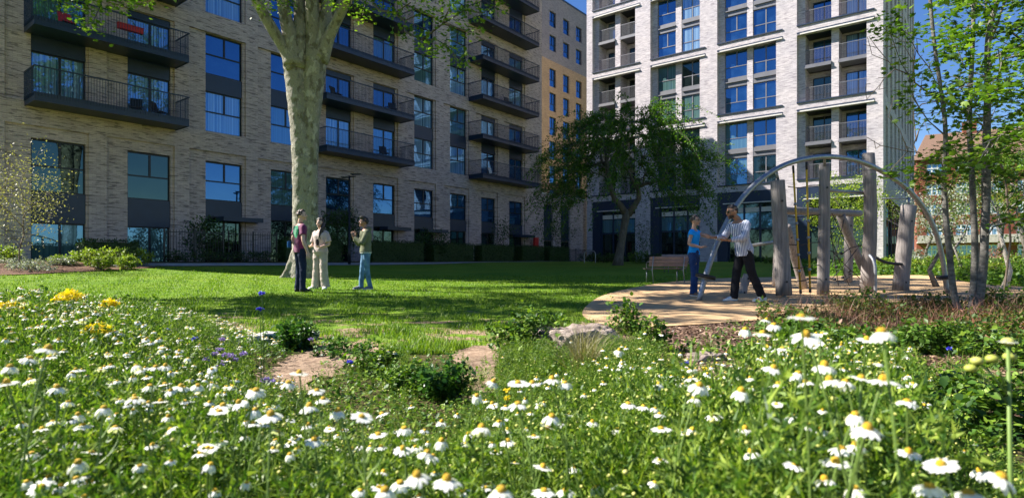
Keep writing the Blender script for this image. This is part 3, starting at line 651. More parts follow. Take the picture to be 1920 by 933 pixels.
def grow(trunk, attr, rng, step=.4, jit=.12, up=.25, start=2, maxr=None):
    """trunk: list of points (first = base). attr: n x 3. returns nodes, parents"""
    P = [np.array(p, float) for p in trunk]; par = [-1]+list(range(len(P)-1)); D = [P[1]-P[0]]+[P[i]-P[i-1] for i in range(1, len(P))]
    c0 = P[-1]; order = np.argsort(np.linalg.norm(attr-c0, axis=1)); tips = []
    for ai in order:
        a = attr[ai]; Pn = np.array(P[start:]); v = a-Pn; d = np.linalg.norm(v, axis=1)+1e-6
        Dn = np.array(D[start:]); Dn = Dn/(np.linalg.norm(Dn, axis=1)[:, None]+1e-9); cs = np.sum(Dn*v, 1)/d
        i = int(np.argmin(d*(1.5-.7*cs)+.0*d))+start
        p = P[i]; d0 = np.linalg.norm(a-p); n = max(1, int(d0/step)); dirv = D[i]/(np.linalg.norm(D[i])+1e-9); last = i
        c1 = p+dirv*d0*.35+np.array([0, 0, up*d0*.3])
        for s in range(1, n+1):
            t = s/n; q = (1-t)**2*p+2*t*(1-t)*c1+t*t*a
            if s < n: q = q+rng.normal(0, jit*step, 3)
            D.append(q-P[last]); P.append(q); par.append(last); last = len(P)-1
        tips.append(last)
    return P, par, tips
def branch_segs(P, par, r_tip=.012, power=.5, base_r=None, trunk_n=0):
    n = len(P); cnt = np.zeros(n); ch = [0]*n
    for i in range(n-1, -1, -1):
        if ch[i] == 0: cnt[i] += 1
        if par[i] >= 0: cnt[par[i]] += cnt[i]; ch[par[i]] += 1
    r = r_tip*cnt**power
    if base_r is not None: r = np.minimum(r, base_r)
    return [(P[par[i]], P[i], min(r[par[i]], r[i]*1.6), r[i]) for i in range(max(1, trunk_n), n)], r
def leaves_obj(name, P, size, mat, parent, rng, tmpl=(LEAF4_V, LEAF4_F), tilt=.9, fixed=None):
    P = np.asarray(P); Fr = rot_frames(len(P), tilt, rng); S = size*rng.uniform(.6, 1.25, len(P))
    V, Fc = scatter(tmpl[0], tmpl[1], P, Fr, S); return mesh_obj(name, np_mesh(name, V, Fc), mat, parent)
def ellip_pts(n, c, r, rng, shell=.5):
    v = rng.normal(0, 1, (n, 3)); v /= np.linalg.norm(v, axis=1)[:, None]; rad = (shell+(1-shell)*rng.uniform(0, 1, n)**.6)
    return np.array(c)+v*rad[:, None]*np.array(r)
def tree(name, base, label, trunk, attr, bark, leaf, nl, lsize, spread, seed, r_tip=.012, base_r=.15, step=.4, group=None, extra=None, tmpl=(LEAF4_V, LEAF4_F), trunk_tube=True, power=.5, tilt=.9, start=2, k=6, up=.25, cat='tree'):
    rng = np.random.default_rng(seed); root = empty(name, base, 0, label, cat, group); b = np.array(base)
    P, par, tips = grow([np.array(p) for p in trunk], np.asarray(attr)-b if True else attr, rng, step, start=start, up=up)
    segs, r = branch_segs(P, par, r_tip, power, base_r, len(trunk) if trunk_tube else 1)
    if trunk_tube:
        t = MB(); n = len(trunk); rr = np.linspace(base_r, max(.5*base_r, r[n-1]), n); rr[0] *= 1.35; t.tube(trunk, rr, 12); t.obj('trunk', bark, root, True)
    V, Fc = segs_mesh(segs, k); mesh_obj('limbs', np_mesh('limbs', V, Fc, True), bark, root)
    P = np.array(P); tips = np.array(tips)
    if nl:
        per = P[len(trunk):] if len(P) > len(trunk) else P; w = np.ones(len(per)); small = r[len(trunk):] < r_tip*2.3
        src = np.concatenate([per[small], P[tips], P[tips]]); src = src[rng.integers(0, len(src), max(40, nl//(48 if name == 'shade_tree' else 26)))]; L = src[rng.integers(0, len(src), nl)]+rng.normal(0, spread, (nl, 3))
        leaves_obj('crown', L, lsize, leaf, root, rng, tmpl, tilt)
    return root, P, tips
rng = np.random.default_rng(3)
# the big plane tree: two fused stems, splayed limbs, crown mostly above the picture
bx, by = -6.75, 20.3; bz = zg(bx, by); PT = empty('plane_tree', (bx, by, bz-.05), 0, 'huge plane tree with mottled grey bark standing behind the talking trio', 'tree')
def rel(px, py, d): p = np.array(pt(px, py, d)); return p-np.array([bx, by, bz-.05])
def tz(*a): return [rel(*p) for p in a]
t = MB(); sq = None
t.tube(tz((566, 530, 20.3), (566, 515, 20.3), (567, 490, 20.3), (568, 440, 20.3), (567, 380, 20.3), (566, 300, 20.3), (561, 230, 20.3), (556, 170, 20.3), (550, 120, 20.3), (545, 85, 20.2)), [.48, .42, .37, .345, .335, .33, .325, .345, .36, .31], 20, squash=[.9]*10)
t.tube(tz((585, 528, 20.4), (584, 505, 20.4), (583, 460, 20.4), (582, 380, 20.4), (582, 300, 20.4), (584, 230, 20.4), (588, 170, 20.4), (592, 120, 20.4), (598, 85, 20.4)), [.33, .30, .275, .265, .265, .28, .33, .37, .32], 18)
for (x, y, r_) in ((522, 520, .04), (533, 523, .05), (548, 526, .06), (602, 526, .06), (614, 521, .04)):
    t.tube([rel(x, y+4, 20.1), rel(x*.75+568*.25, y-3, 20.12), rel(x*.45+568*.55, y-30, 20.2), rel(568, y-90, 20.3)], [r_, .09, .13, .16], 10)
tm = t.mesh('trunk', True)
to_ = mesh_obj('trunk', tm, M['bark_plane'], PT); md = to_.modifiers.new('remesh', 'REMESH'); md.mode = 'VOXEL'; md.voxel_size = .035; md.use_smooth_shade = True
sm = to_.modifiers.new('smooth', 'SMOOTH'); sm.iterations = 2; sm.factor = .5
tx_ = bpy.data.textures.new('bark_relief', 'CLOUDS'); tx_.noise_scale = .22; dp_ = to_.modifiers.new('relief', 'DISPLACE'); dp_.texture = tx_; dp_.strength = .05; dp_.mid_level = .5; dp_.texture_coords = 'LOCAL'
limbs = [([(552, 130, 20.2), (535, 95, 20.1), (508, 50, 19.8), (478, -5, 19.4), (455, -70, 18.8), (430, -150, 18)], [.3, .2, .19, .17, .14, .09]),
 ([(552, 125, 20.2), (548, 80, 20.2), (537, 40, 20.1), (528, -10, 20), (515, -90, 19.6), (505, -170, 19)], [.36, .30, .22, .2, .16, .1]),
 ([(560, 130, 20.3), (562, 80, 20.3), (563, 30, 20.4), (560, -30, 20.6), (556, -120, 21), (550, -190, 21)], [.3, .26, .22, .2, .15, .1]),
 ([(590, 120, 20.4), (590, 70, 20.4), (586, 20, 20.3), (584, -40, 20.0), (590, -130, 19.3), (600, -210, 19)], [.36, .3, .24, .2, .15, .1]),
 ([(600, 110, 20.4), (606, 65, 20.4), (612, 20, 20.5), (622, -40, 20.8), (640, -140, 21.5)], [.34, .25, .2, .17, .1]),
 ([(600, 115, 20.4), (616, 72, 20.2), (632, 38, 20.0), (652, 0, 19.6), (690, -60, 18.8), (740, -130, 18)], [.3, .2, .17, .16, .13, .08]),
 ([(608, 85, 20.5), (622, 55, 20.7), (634, 10, 21.0), (660, -60, 21.6)], [.16, .12, .1, .07])]
for pts, rr in limbs: l = MB(); l.tube(spline0(tz(*pts)), np.interp(np.linspace(0, len(rr)-1, 24), np.arange(len(rr)), rr), 14); l.obj('limb', M['bark_plane'], PT, True)
# crown: attractors above the picture plus a few sprays hanging into it
A = ellip_pts(420, (-6.3, 17.2, 14.2), (9.5, 8.8, 5.6), rng, .35); A = A[(A[:, 2] > .75+.455*A[:, 1]+.35) & (A[:, 2] > 8.2)]
sprays = [(160, 20, 11), (190, 8, 10.5), (173, 45, 10.2), (120, 5, 11), (230, 5, 11), (262, 2, 12), (500, 12, 14), (540, 8, 16), (700, 8, 13), (740, 25, 12.5), (760, 60, 12), (800, 20, 12), (790, 75, 11.8), (830, 45, 11.5), (845, 90, 11.5), (870, 20, 11.5), (885, 60, 11.5), (862, 125, 11.3), (810, 95, 11.3), (905, 25, 12), (930, 8, 12.5), (660, 10, 15), (680, 30, 14), (620, 5, 18), (845, 10, 11), (770, 5, 12)]
SP = np.array([pt(*s_) for s_ in sprays])
base = np.array([bx, by, bz-.05]); starts = [tz(p[-1])[0] for p, _ in limbs]
rngp = np.random.default_rng(12)
P = [np.array([0, 0, 6.0])]; par = [-1]; Dd = [np.array([0, 0, 1.])]
for pts, rr in limbs:
    last = 0
    for q in tz(*pts[2:]): P.append(q); par.append(last); Dd.append(P[-1]-P[last]); last = len(P)-1
def grow_more(P, par, D, attr, rng, step, start, jit=.15):
    tips = []
    for a in attr:
        Pn = np.array(P[start:]); v = a-Pn; d = np.linalg.norm(v, axis=1)+1e-6; Dn = np.array(D[start:]); Dn = Dn/(np.linalg.norm(Dn, axis=1)[:, None]+1e-9); cs = np.sum(Dn*v, 1)/d
        i = int(np.argmin(d*(1.5-.7*cs)))+start; p = P[i]; d0 = np.linalg.norm(a-p); n = max(1, int(d0/step)); c1 = p+Dn[i-start]*d0*.4+np.array([0, 0, .12*d0]); last = i
        for s in range(1, n+1):
            t_ = s/n; q = (1-t_)**2*p+2*t_*(1-t_)*c1+t_*t_*a+(rng.normal(0, jit*step, 3) if s < n else 0)
            D.append(q-P[last]); P.append(q); par.append(last); last = len(P)-1
        tips.append(last)
    return tips
A = A[np.argsort(np.linalg.norm(A-(base+np.array([0, 0, 8])), axis=1))]
t1_ = grow_more(P, par, Dd, A-base, rngp, .5, 1); t2_ = grow_more(P, par, Dd, SP-base, rngp, .35, 1)
segs, rr = branch_segs(P, par, .011, .48, .12, 1); nl0 = 1+sum(len(p)-2 for p, _ in limbs)
V, Fc = segs_mesh([s_ for i, s_ in enumerate(segs) if i >= nl0-1], 5); mesh_obj('branches', np_mesh('branches', V, Fc, True), M['bark_dark'], PT)
Pn = np.array(P); small = rr < .028; small[:nl0] = False; src = Pn[small]
cc = src[rngp.integers(0, len(src), 780)]+rngp.normal(0, .15, (780, 3)); NLf = 46000; Lp = cc[rngp.integers(0, len(cc), NLf)]+rngp.normal(0, 1, (NLf, 3))*np.array([.34, .24, .15])
W = Lp+base; keep = (W[:, 2] > .75+.45*W[:, 1]+.1)
tp = Pn[np.array(t2_)]; nS = 62
Ls = np.repeat(tp, nS, 0)+rngp.normal(0, .15, (len(tp)*nS, 3))*np.array([1, 1, .75])
PL = (lobed(5, .4, 1))
V1, F1 = scatter(LEAF4_V*np.array([1.5, 1, 1]), LEAF4_F, Lp[keep], rot_frames(int(keep.sum()), .8, rngp), .16*rngp.uniform(.7, 1.2, int(keep.sum())))
V2, F2 = scatter(PL[0], PL[1], Ls, rot_frames(len(Ls), .7, rngp), .085*rngp.uniform(.5, 1.25, len(Ls)))
V, Fs = joinVF([(V1, F1), (V2, F2)]); mesh_obj('crown', np_mesh('crown', V, Fs), M['leaf_plane'], PT)
# tree outside the picture on the left whose shade falls on the lawn
A = np.concatenate([ellip_pts(150, (-12.6, 11.2, 9.6), (3.9, 3.6, 3.2), rng, .25), ellip_pts(110, (-6.3, 10.6, 10.6), (4.6, 3.4, 2.6), rng, .2)])
tree('shade_tree', (-12.9, 11.3, zg(-12.9, 11.3)), 'leafy tree just outside the left edge of the picture', [(0, 0, 0), (.05, 0, 1.5), (0, .1, 3), (.1, 0, 4.5), (.1, .1, 6)], A, M['bark_dark'], M['leaf_plane'], 15000, .16, .24, 21, .012, .22)
A = ellip_pts(160, (-9.5, -3.6, 9.5), (4.0, 3.6, 3.4), rng, .25)
tree('shade_tree', (-9.6, -4.5, zg(-9.6, -4.5)), 'leafy tree standing behind the photographer', [(0, 0, 0), (.05, 0, 1.5), (0, .1, 3), (.1, 0, 4.5), (.1, .1, 6)], A, M['bark_dark'], M['leaf_plane'], 3000, .15, .3, 22, .012, .22)
# dark spreading tree in front of the tower
d = 34.0; b = np.array([(1163-960)/F*d, d, 0]); b[2] = zg(b[0], b[1])-.1
def rel2(px, py, dd=0): return np.array(pt(px, py, d+dd))-b
root = empty('weeping_tree', tuple(b), 0, 'dark green spreading tree with a crooked forked trunk in front of the tower', 'tree')
t = MB(); t.tube([rel2(1158, 500), rel2(1161, 480), rel2(1166, 450), rel2(1170, 425), rel2(1176, 395)], [.36, .26, .22, .21, .24], 12)
t.tube([rel2(1172, 400), rel2(1164, 385), rel2(1152, 372), rel2(1143, 345), rel2(1138, 305, .2), rel2(1134, 270, .4)], [.22, .18, .15, .14, .11, .07], 10)
t.tube([rel2(1178, 402), rel2(1190, 385), rel2(1198, 372), rel2(1197, 355, -.3), rel2(1188, 340, -.5), rel2(1176, 318, -.8)], [.22, .17, .15, .13, .10, .06], 10)
t.tube([rel2(1192, 352, -.3), rel2(1206, 345, -.8), rel2(1232, 340, -1.2), rel2(1262, 330, -1.5)], [.13, .11, .08, .05], 8)
t.obj('trunk', M['bark_dark'], root, True)
P = [rel2(1176, 395), rel2(1152, 372), rel2(1143, 345), rel2(1138, 305, .2), rel2(1134, 270, .4), rel2(1190, 385), rel2(1197, 355, -.3), rel2(1176, 318, -.8), rel2(1206, 345, -.8), rel2(1262, 330, -1.5)]
par = [-1, 0, 1, 2, 3, 0, 5, 6, 6, 8]; D = [np.array([0, 0, 1.])]+[P[i]-P[par[i]] for i in range(1, 10)]
rg = np.random.default_rng(8); at_ = []
for _ in range(210):
    a = rg.uniform(0, 2*math.pi); rr_ = math.sqrt(rg.uniform(0.03, 1)); x = 1188+134*rr_*math.cos(a); top = 192+70*(abs(x-1190)/150)**2; y = top+(rg.uniform(0, 1)**1.1)*((345 if abs(x-1175) < 60 else 385)-top)
    at_.append(rel2(x, y, 4.2*rr_*math.sin(a)))
at_ = np.array(sorted(at_, key=lambda q: np.linalg.norm(q-P[3]))); tips = grow_more(P, par, D, at_, rg, .5, 0)
segs, r_ = branch_segs(P, par, .014, .5, .12, 10)
strands = []; LP = []
for ti in list(tips)+list(rg.integers(20, len(P), 420)):
    p = np.array(P[ti]); o = p-rel2(1180, 330); o[2] = 0; o /= np.linalg.norm(o)+1e-6; v = o*rg.uniform(.12, .42)+rg.normal(0, .06, 3)+np.array([0, 0, rg.uniform(-.02, .16)]); q = p
    for s in range(rg.integers(4, 10)):
        v = v+np.array([0, 0, -.07]); q2 = q+v; strands.append((q, q2, .007, .005)); LP += [q+(q2-q)*f+rg.normal(0, .07, 3) for f in rg.uniform(0, 1, 13)]; q = q2
V, Fc = segs_mesh(segs+strands, 5); mesh_obj('limbs', np_mesh('limbs', V, Fc, True), M['bark_dark'], root)
LP = np.array(LP); LP = LP[LP[:, 2] > 1.5]; leaves_obj('crown', LP, .135, M['leaf_weep'], root, rg)
# multi-stemmed tree close on the right
d = 7.5; b = np.array([(1818-960)/F*d, d, 0]); b[2] = zg(b[0], b[1])
def rel3(px, py, dd=0): return np.array(pt(px, py, d+dd))-b
root = empty('multi_stem_tree', tuple(b), 0, 'tall airy tree with four slim grey stems close on the right', 'tree')
stems = [([(1818, 606), (1800, 590), (1790, 560), (1784, 520), (1780, 470), (1774, 420), (1771, 370), (1769, 330), (1775, 250), (1766, 180), (1748, 60), (1740, -60)], .045, .0),
 ([(1820, 608), (1824, 560), (1828, 500), (1828, 440), (1824, 380), (1822, 300), (1816, 240), (1820, 160), (1824, 80), (1826, 0), (1822, -90)], .047, .25),
 ([(1828, 608), (1836, 560), (1844, 500), (1846, 440), (1850, 360), (1851, 300), (1851, 220), (1852, 140), (1851, 80), (1858, 40), (1874, -10), (1890, -80)], .056, -.1),
 ([(1822, 606), (1836, 570), (1836, 520), (1842, 450), (1846, 400), (1842, 330), (1852, 100), (1850, 40), (1846, -60)], .034, .5)]
t = MB(); P = [np.zeros(3)]; par = [-1]
for pts, r0, dd in stems:
    q = [rel3(x, y, dd*(0 if i == 0 else 1)) for i, (x, y) in enumerate(pts)]
    qq = smooth_loop([a[:2] for a in q], 1) if False else q
    # resample
    q = np.array(q); s_ = np.linspace(0, len(q)-1, len(q)*4); q = np.stack([np.interp(s_, np.arange(len(q)), q[:, i]) for i in range(3)], 1)
    ker = np.ones(5)/5; qs = np.stack([np.convolve(np.pad(q[:, i], 2, 'edge'), ker, 'valid') for i in range(3)], 1); qs[0] = q[0]
    t.tube(qs, np.linspace(r0, r0*.42, len(qs)), 12)
    last = 0
    for v in qs[10::2]: P.append(v); par.append(last); last = len(P)-1
t.obj('trunk', M['bark_grey'], root, True)
D = [np.array([0, 0, 1.])]+[P[i]-P[par[i]] for i in range(1, len(P))]; n0 = len(P)
rg = np.random.default_rng(31); at_ = []
for _ in range(330):
    x = rg.uniform(1700, 2060); y = rg.uniform(-140, 355 if x < 1890 else 420); dd = rg.normal(0, .8)
    if x < 1752 and (y > 235 or rg.random() < .45): continue
    at_.append(rel3(x, y, dd))
for (x, y) in ((1668, 60), (1680, 25), (1655, 50), (1690, 120), (1672, 70), (1672, 322), (1700, 318), (1712, 334), (1735, 345), (1742, 322)): at_.append(rel3(x, y, -.3+rg.normal(0, .15)))
at_ = np.array(sorted(at_, key=lambda q: abs(q[0]-.15))); tips = grow_more(P, par, D, at_, rg, .18, 6)
segs, r_ = branch_segs(P, par, .0042, .48, .03, n0); V, Fc = segs_mesh(segs, 5); mesh_obj('limbs', np_mesh('limbs', V, Fc, True), M['bark_grey'], root)
Pn = np.array(P); tp = Pn[tips]; lv = np.concatenate([np.repeat(tp, 27, 0)+rg.normal(0, .10, (len(tp)*27, 3))*np.array([1, 1, .55]), Pn[rg.integers(n0, len(Pn), 1800)]+rg.normal(0, .06, (1800, 3))])
LB_ = lobed(5, .35, 3); leaves_obj('crown', lv, .072, M['leaf_near'], root, rg, (LB_[0], LB_[1]), .6)
# bare twiggy branch reaching left from it
root = empty('bare_sapling', tuple(np.array([(1880-960)/F*9.0, 9.0, zg(7.6, 9.0)])), 0, 'thin sapling with long bare twigs arching left in front of the tower corner', 'tree')
b9 = np.array(root.location)
def rel4(px, py, dd=0): return np.array(pt(px, py, 9+dd))-b9
P = [rel4(1880, 570), rel4(1895, 450), rel4(1885, 330), rel4(1850, 240), rel4(1800, 205), rel4(1750, 180), rel4(1715, 155)]; par = [-1, 0, 1, 2, 3, 4, 5]; D = [np.array([0, 0, 1.])]+[P[i]-P[i-1] for i in range(1, 7)]
rg = np.random.default_rng(77); at_ = [rel4(rg.uniform(1615, 1745), rg.uniform(60, 330), rg.normal(0, .3)) for _ in range(46)]; at_ = sorted(at_, key=lambda q: -q[0]); grow_more(P, par, D, at_, rg, .2, 3, .25)
segs, r_ = branch_segs(P, par, .0042, .42, .03, 1); V, Fc = segs_mesh(segs, 5); mesh_obj('limbs', np_mesh('limbs', V, Fc, True), M['twig'], root)
# smaller trees behind on the right
def small_tree(px, py, dist, htop, wpx, label, bark, leaf, seed, nl, ls, group=None, name='young_tree', ntr=1):
    b = np.array([(px-960)/F*dist, dist, 0]); b[2] = zg(b[0], b[1])-.05; H = CAMZ-(htop-HY)/F*dist-b[2]; Wd = wpx/F*dist
    rg = np.random.default_rng(seed); A = ellip_pts(70, b+np.array([0, 0, H*.62]), (Wd/2, Wd/2, H*.38), rg, .2)
    tr = [(0, 0, 0), (.03*H*rg.normal(), 0, H*.15), (.03*H*rg.normal(), .02, H*.3), (.04*H*rg.normal(), .02, H*.45)]
    return tree(name, tuple(b), label, tr, A, bark, leaf, nl, ls, .09*H**.5, seed, .006, .018*H, .35, group)
small_tree(1758, 470, 16, 300, 90, 'slim young tree with pale green blossom right of the leaning post', M['bark_grey'], M['leaf_lime'], 41, 900, .07)
small_tree(1880, 520, 14, 260, 150, 'young birch with two pale stems at the right edge', M['bark_pale'], M['leaf_mid'], 42, 1800, .07)
small_tree(1800, 480, 22, 330, 120, 'small blossoming tree between the slim stems, in front of the red flats', M['bark_grey'], M['leaf_silver'], 43, 1500, .08)
small_tree(1870, 470, 34, 240, 190, 'bushy green tree in front of the red flats near the right edge', M['bark_dark'], M['leaf_lime'], 44, 3500, .13)
small_tree(1790, 480, 44, 275, 150, 'rounded green tree in front of the left part of the red flats', M['bark_dark'], M['leaf_mid'], 49, 4500, .16)
small_tree(1925, 480, 30, 200, 170, 'tall leafy tree at the right edge in front of the red flats', M['bark_dark'], M['leaf_mid'], 51, 6000, .13)
small_tree(1735, 475, 40, 330, 120, 'low pale tree at the corner of the tower', M['bark_dark'], M['leaf_silver'], 45, 2200, .13)
small_tree(1598, 490, 27, 318, 150, 'bright green bushy tree behind the climbing frame', M['bark_dark'], M['leaf_lime'], 46, 6500, .095, name='bushy_tree')
small_tree(1022, 350, 54, 278, 44, 'lime green potted tree on the roof terrace of the link wing', M['bark_dark'], M['leaf_lime'], 47, 900, .16) if False else None
def shrub(name, px, py, dist, top, wpx, label, leaf, seed, nl, ls, group=None, bare=.35, zoff=0, base_override=None, bark='bark_dark', cat='shrub', dep=None):
    b = np.array([(px-960)/F*dist, dist, 0]); b[2] = (zg(b[0], b[1]) if base_override is None else base_override); H = max(.25, CAMZ-(top-HY)/F*dist-b[2]); Wd = wpx/F*dist
    rg = np.random.default_rng(seed); A = ellip_pts(60, b+np.array([0, 0, H*(bare+(1-bare)/2)]), (Wd/2, (dep or Wd)/2, H*(1-bare)/2), rg, .3)
    root = empty(name, tuple(b), 0, label, cat, group); P = [np.zeros(3), np.array([0, 0, H*.12])]; par = [-1, 0]; D = [np.array([0, 0, 1.])]*2
    tips = grow_more(P, par, D, sorted(list(A-b), key=lambda q: np.linalg.norm(q)), rg, .2, 0); segs, r_ = branch_segs(P, par, .006, .42, .06, 1); V, Fc = segs_mesh(segs, 5); mesh_obj('stems', np_mesh('stems', V, Fc, True), M[bark], root)
    Pn = np.array(P); src = np.concatenate([Pn[tips], Pn[tips], Pn]); L = src[rg.integers(0, len(src), nl)]+rg.normal(0, .07*max(H, .6), (nl, 3)); L = L[L[:, 2] > .03]
    leaves_obj('foliage', L, ls, M[leaf], root, rg); return root
shrub('terrace_tree', 1022, 348, 53, 280, 46, 'lime green tree on the roof terrace of the link wing', 'leaf_lime', 48, 900, .2, base_override=7.0, cat='tree')
# left: tall multi-stem shrub with buds
shrub('budding_shrub', 36, 508, 19.5, 268, 140, 'tall twiggy shrub with pale buds at the left edge', 'leaf_bud', 50, 2600, .075, bare=.2, bark='twig')
grp = 'lime green bushes in the left bed'
for i, (x, y, dd, top, wd) in enumerate([(165, 497, 21.5, 466, 60), (215, 495, 22, 462, 62), (262, 494, 22.5, 468, 46), (120, 500, 21, 480, 50), (190, 505, 20.2, 480, 50), (240, 500, 21, 478, 40), (15, 500, 20.5, 462, 50)]):
    shrub('leafy_bush', x, y, dd, top, wd, ['lime bush left of the middle of the planted bed', 'tallest lime bush in the planted bed under the brick pier', 'lime bush at the right end of the planted bed', 'low lime bush left of the others in the bed', 'low front lime bush in the middle of the bed', 'small front lime bush near the right end of the bed', 'lime bush at the far left edge behind the twiggy shrub'][i], 'leaf_lime', 60+i, 1100, .085, grp, .05, bark='twig')
for i, (x, y, dd, top, wd, l_) in enumerate([(30, 500, 19.5, 490, 90, 'low silver leaved plant under the twiggy shrub'), (95, 500, 20.5, 484, 80, 'silver and white leaved plant beside the twiggy shrub'), (150, 496, 22.8, 478, 70, 'dusky silver plant behind the lime bushes'), (60, 507, 18.6, 501, 100, 'white flowering ground plant at the front of the left bed')]):
    shrub('silver_plant', x, y, dd, top, wd, l_, 'leaf_silver', 80+i, 900, .07, 'silver plants in the left bed', 0, bark='twig')
# round green shrubs and hedges along the block
for i, (x, q_, top, wd, l_, nl) in enumerate([(390, 2.8, 408, 92, 'rounded dark shrub by the railings under the door canopy', 2600), (640, 3.3, 392, 110, 'large dark bush behind the trio beside the lamp post', 4200), (812, 3.3, 430, 76, 'domed dark green shrub in front of the third garden window', 2200), (940, 3.0, 412, 50, 'small loose tree like shrub before the eighth bay', 900), (1042, 3.2, 404, 78, 'dark red leaved shrub against the link wing', 1500)]):
    r_ = (x-960)/F; t_ = (r_*(31.7-.617*q_)-(-14.5+.787*q_))/(.617-.787*r_); X, Y = TQ(t_, q_)
    shrub('round_shrub' if i < 3 else 'loose_shrub', x, 490, Y, top, wd, l_, 'leaf_dark' if i != 4 else 'leaf_dark', 90+i, nl, .13, None, .15 if i < 3 else .35)
def hedge(t0, t1, q0, q1, h, label, seed):
    rg = np.random.default_rng(seed); x, y = TQ((t0+t1)/2, (q0+q1)/2); b = np.array([x, y, zg(x, y)-.05]); root = empty('hedge', tuple(b), AZ, label, 'hedge', 'clipped hedges along the block')
    L = t1-t0; W = q1-q0; n = int(900*(L*W+2*h*(L+W))/4); u = rg.uniform(-.5, .5, (n, 3))*np.array([L, W, 1]); u[:, 2] = rg.uniform(0, h, n)
    f = rg.integers(0, 4, n); u[f == 0, 2] = h; u[f == 1, 1] = -W/2; u[f == 2, 0] = np.where(u[f == 2, 0] > 0, L/2, -L/2); u[f == 3, 1] = -W/2; u += rg.normal(0, .035, (n, 3))
    leaves_obj('foliage', u, .085, M['leaf_hedge'], root, rg)
    m = MB(); m.box(-L/2+.06, L/2-.06, -W/2+.06, W/2-.06, 0, h-.06); m.obj('dense_core', M['leaf_hedge'], root)
for i, (a, b_, l_) in enumerate([(-.1, 3.3, 'dark clipped hedge left of the plane tree'), (5.3, 9.4, 'clipped hedge behind the man in the green hoodie'), (10.2, 14.1, 'clipped hedge either side of the domed shrub'), (14.9, 18.6, 'clipped hedge under the seventh bay'), (19.6, 22.6, 'clipped hedge near the far end of the block'), (23.3, 26.3, 'last clipped hedge before the link wing'), (-8.6, -6.6, 'low dark hedge behind the left planted bed')]):
    hedge(a, b_, 3.2, 4.1, 1.25 if i < 6 else .9, l_, 100+i)
grp = 'low dark plants at the foot of the railings'
for i, (t_, q_) in enumerate([(-5.2, 4.2), (-4.2, 4.4), (-3.2, 4.3), (-2.2, 4.4), (-1.2, 4.4), (28, 4.5), (29.5, 4.5), (31, 4.2), (33, 4.5)]):
    X, Y = TQ(t_, q_); shrub('low_plant', 960+X/Y*F, 490, Y, 490-(.5 if i < 5 else .7)/Y*F, 1.3/Y*F, ['low dark plant right of the left planted bed', 'low dark plant in front of the railings', 'low dark plant left of the railing gate', 'low dark plant under the rounded shrub', 'low dark plant beside the clipped hedge', 'low plant at the start of the link wing', 'low plant below the dark red shrub', 'low plant with dull pink flowers by the link wing', 'low plant near the cycle hoop'][i], 'leaf_hedge', 120+i, 500, .1, grp, 0)
# planting under the tower and behind the play area
k = 0
for (x, dd, top, wd, lf) in [(1130, 38, 474, 60, 'leaf_dark'), (1200, 37, 470, 50, 'leaf_mid'), (1230, 36, 476, 50, 'leaf_dark'), (1155, 39, 478, 60, 'leaf_dark'), (1210, 42, 400, 36, 'leaf_dark'), (1275, 36, 478, 50, 'leaf_dark'), (1400, 38, 480, 70, 'leaf_dark'), (1460, 36, 482, 60, 'leaf_mid'), (1655, 25, 482, 60, 'leaf_lime'), (1690, 26, 478, 60, 'leaf_mid'), (1730, 25, 478, 60, 'leaf_lime'), (1620, 27, 486, 60, 'leaf_mid'), (1765, 24, 476, 60, 'leaf_mid'), (1800, 22, 474, 70, 'leaf_lime'), (1840, 20, 478, 70, 'leaf_mid'), (1890, 19, 474, 80, 'leaf_lime'), (1720, 29, 468, 44, 'leaf_silver'), (1935, 18, 470, 90, 'leaf_mid'), (1860, 24, 468, 60, 'leaf_red')]:
    names = ['dark low shrub left of the crooked trunk', 'green low shrub right of the crooked trunk', 'dark low shrub behind the near bench', 'wide dark shrub under the crooked tree', 'tall thin dark shrub on the brick pier of the tower', 'dark shrub behind the woman in blue', 'dark shrub seen behind the man in stripes', 'green shrub left of the climbing posts', 'lime plant between the two right posts', 'green plant behind the leaning post', 'lime plant right of the leaning post', 'green plant behind the tallest post', 'green plant beside the arch foot', 'lime clump behind the slim grey stems', 'green clump right of the slim grey stems', 'lime clump under the young birch', 'pale tuft of grass by the tower corner', 'green clump at the right edge', 'russet clump behind the right trees']
    shrub('garden_shrub', x, 490, dd, top, wd, names[k], lf, 140+k, 1300 if wd > 40 else 900, .055+.0016*dd, 'shrubs in the beds behind the play area', 0 if k != 4 else .1, dep=1.6); k += 1
# ------------------------------------------------------------------ climbing frame
def zs(x, y): return zg(x, y)+.035
def spline(P, n=40):
    P = np.array(P, float); s = np.concatenate([[0], np.cumsum(np.linalg.norm(np.diff(P, axis=0), axis=1))]); s /= s[-1]
    L = smooth_open(P, 8); L = np.array(L); d = np.concatenate([[0], np.cumsum(np.linalg.norm(np.diff(L, axis=0), axis=1))]); t = np.linspace(0, d[-1], n)
    return np.stack([np.interp(t, d, L[:, i]) for i in range(3)], 1)
def smooth_open(P, k):
    P = np.concatenate([[2*P[0]-P[1]], P, [2*P[-1]-P[-2]]]); out = []
    for i in range(1, len(P)-2):
        p0, p1, p2, p3 = P[i-1:i+3]
        for t in np.arange(k)/k: out.append(.5*((2*p1)+(-p0+p2)*t+(2*p0-5*p1+4*p2-p3)*t*t+(-p0+3*p1-3*p2+p3)*t**3))
    out.append(P[-2]); return out
CF = empty('climbing_frame', (6.4, 12.3, 0), 0, 'timber and steel climbing frame with curved tube, log posts and yellow ropes', 'climbing frame')
o0 = np.array([6.4, 12.3, 0])
def w(px, py, d): return np.array(pt(px, py, d))-o0
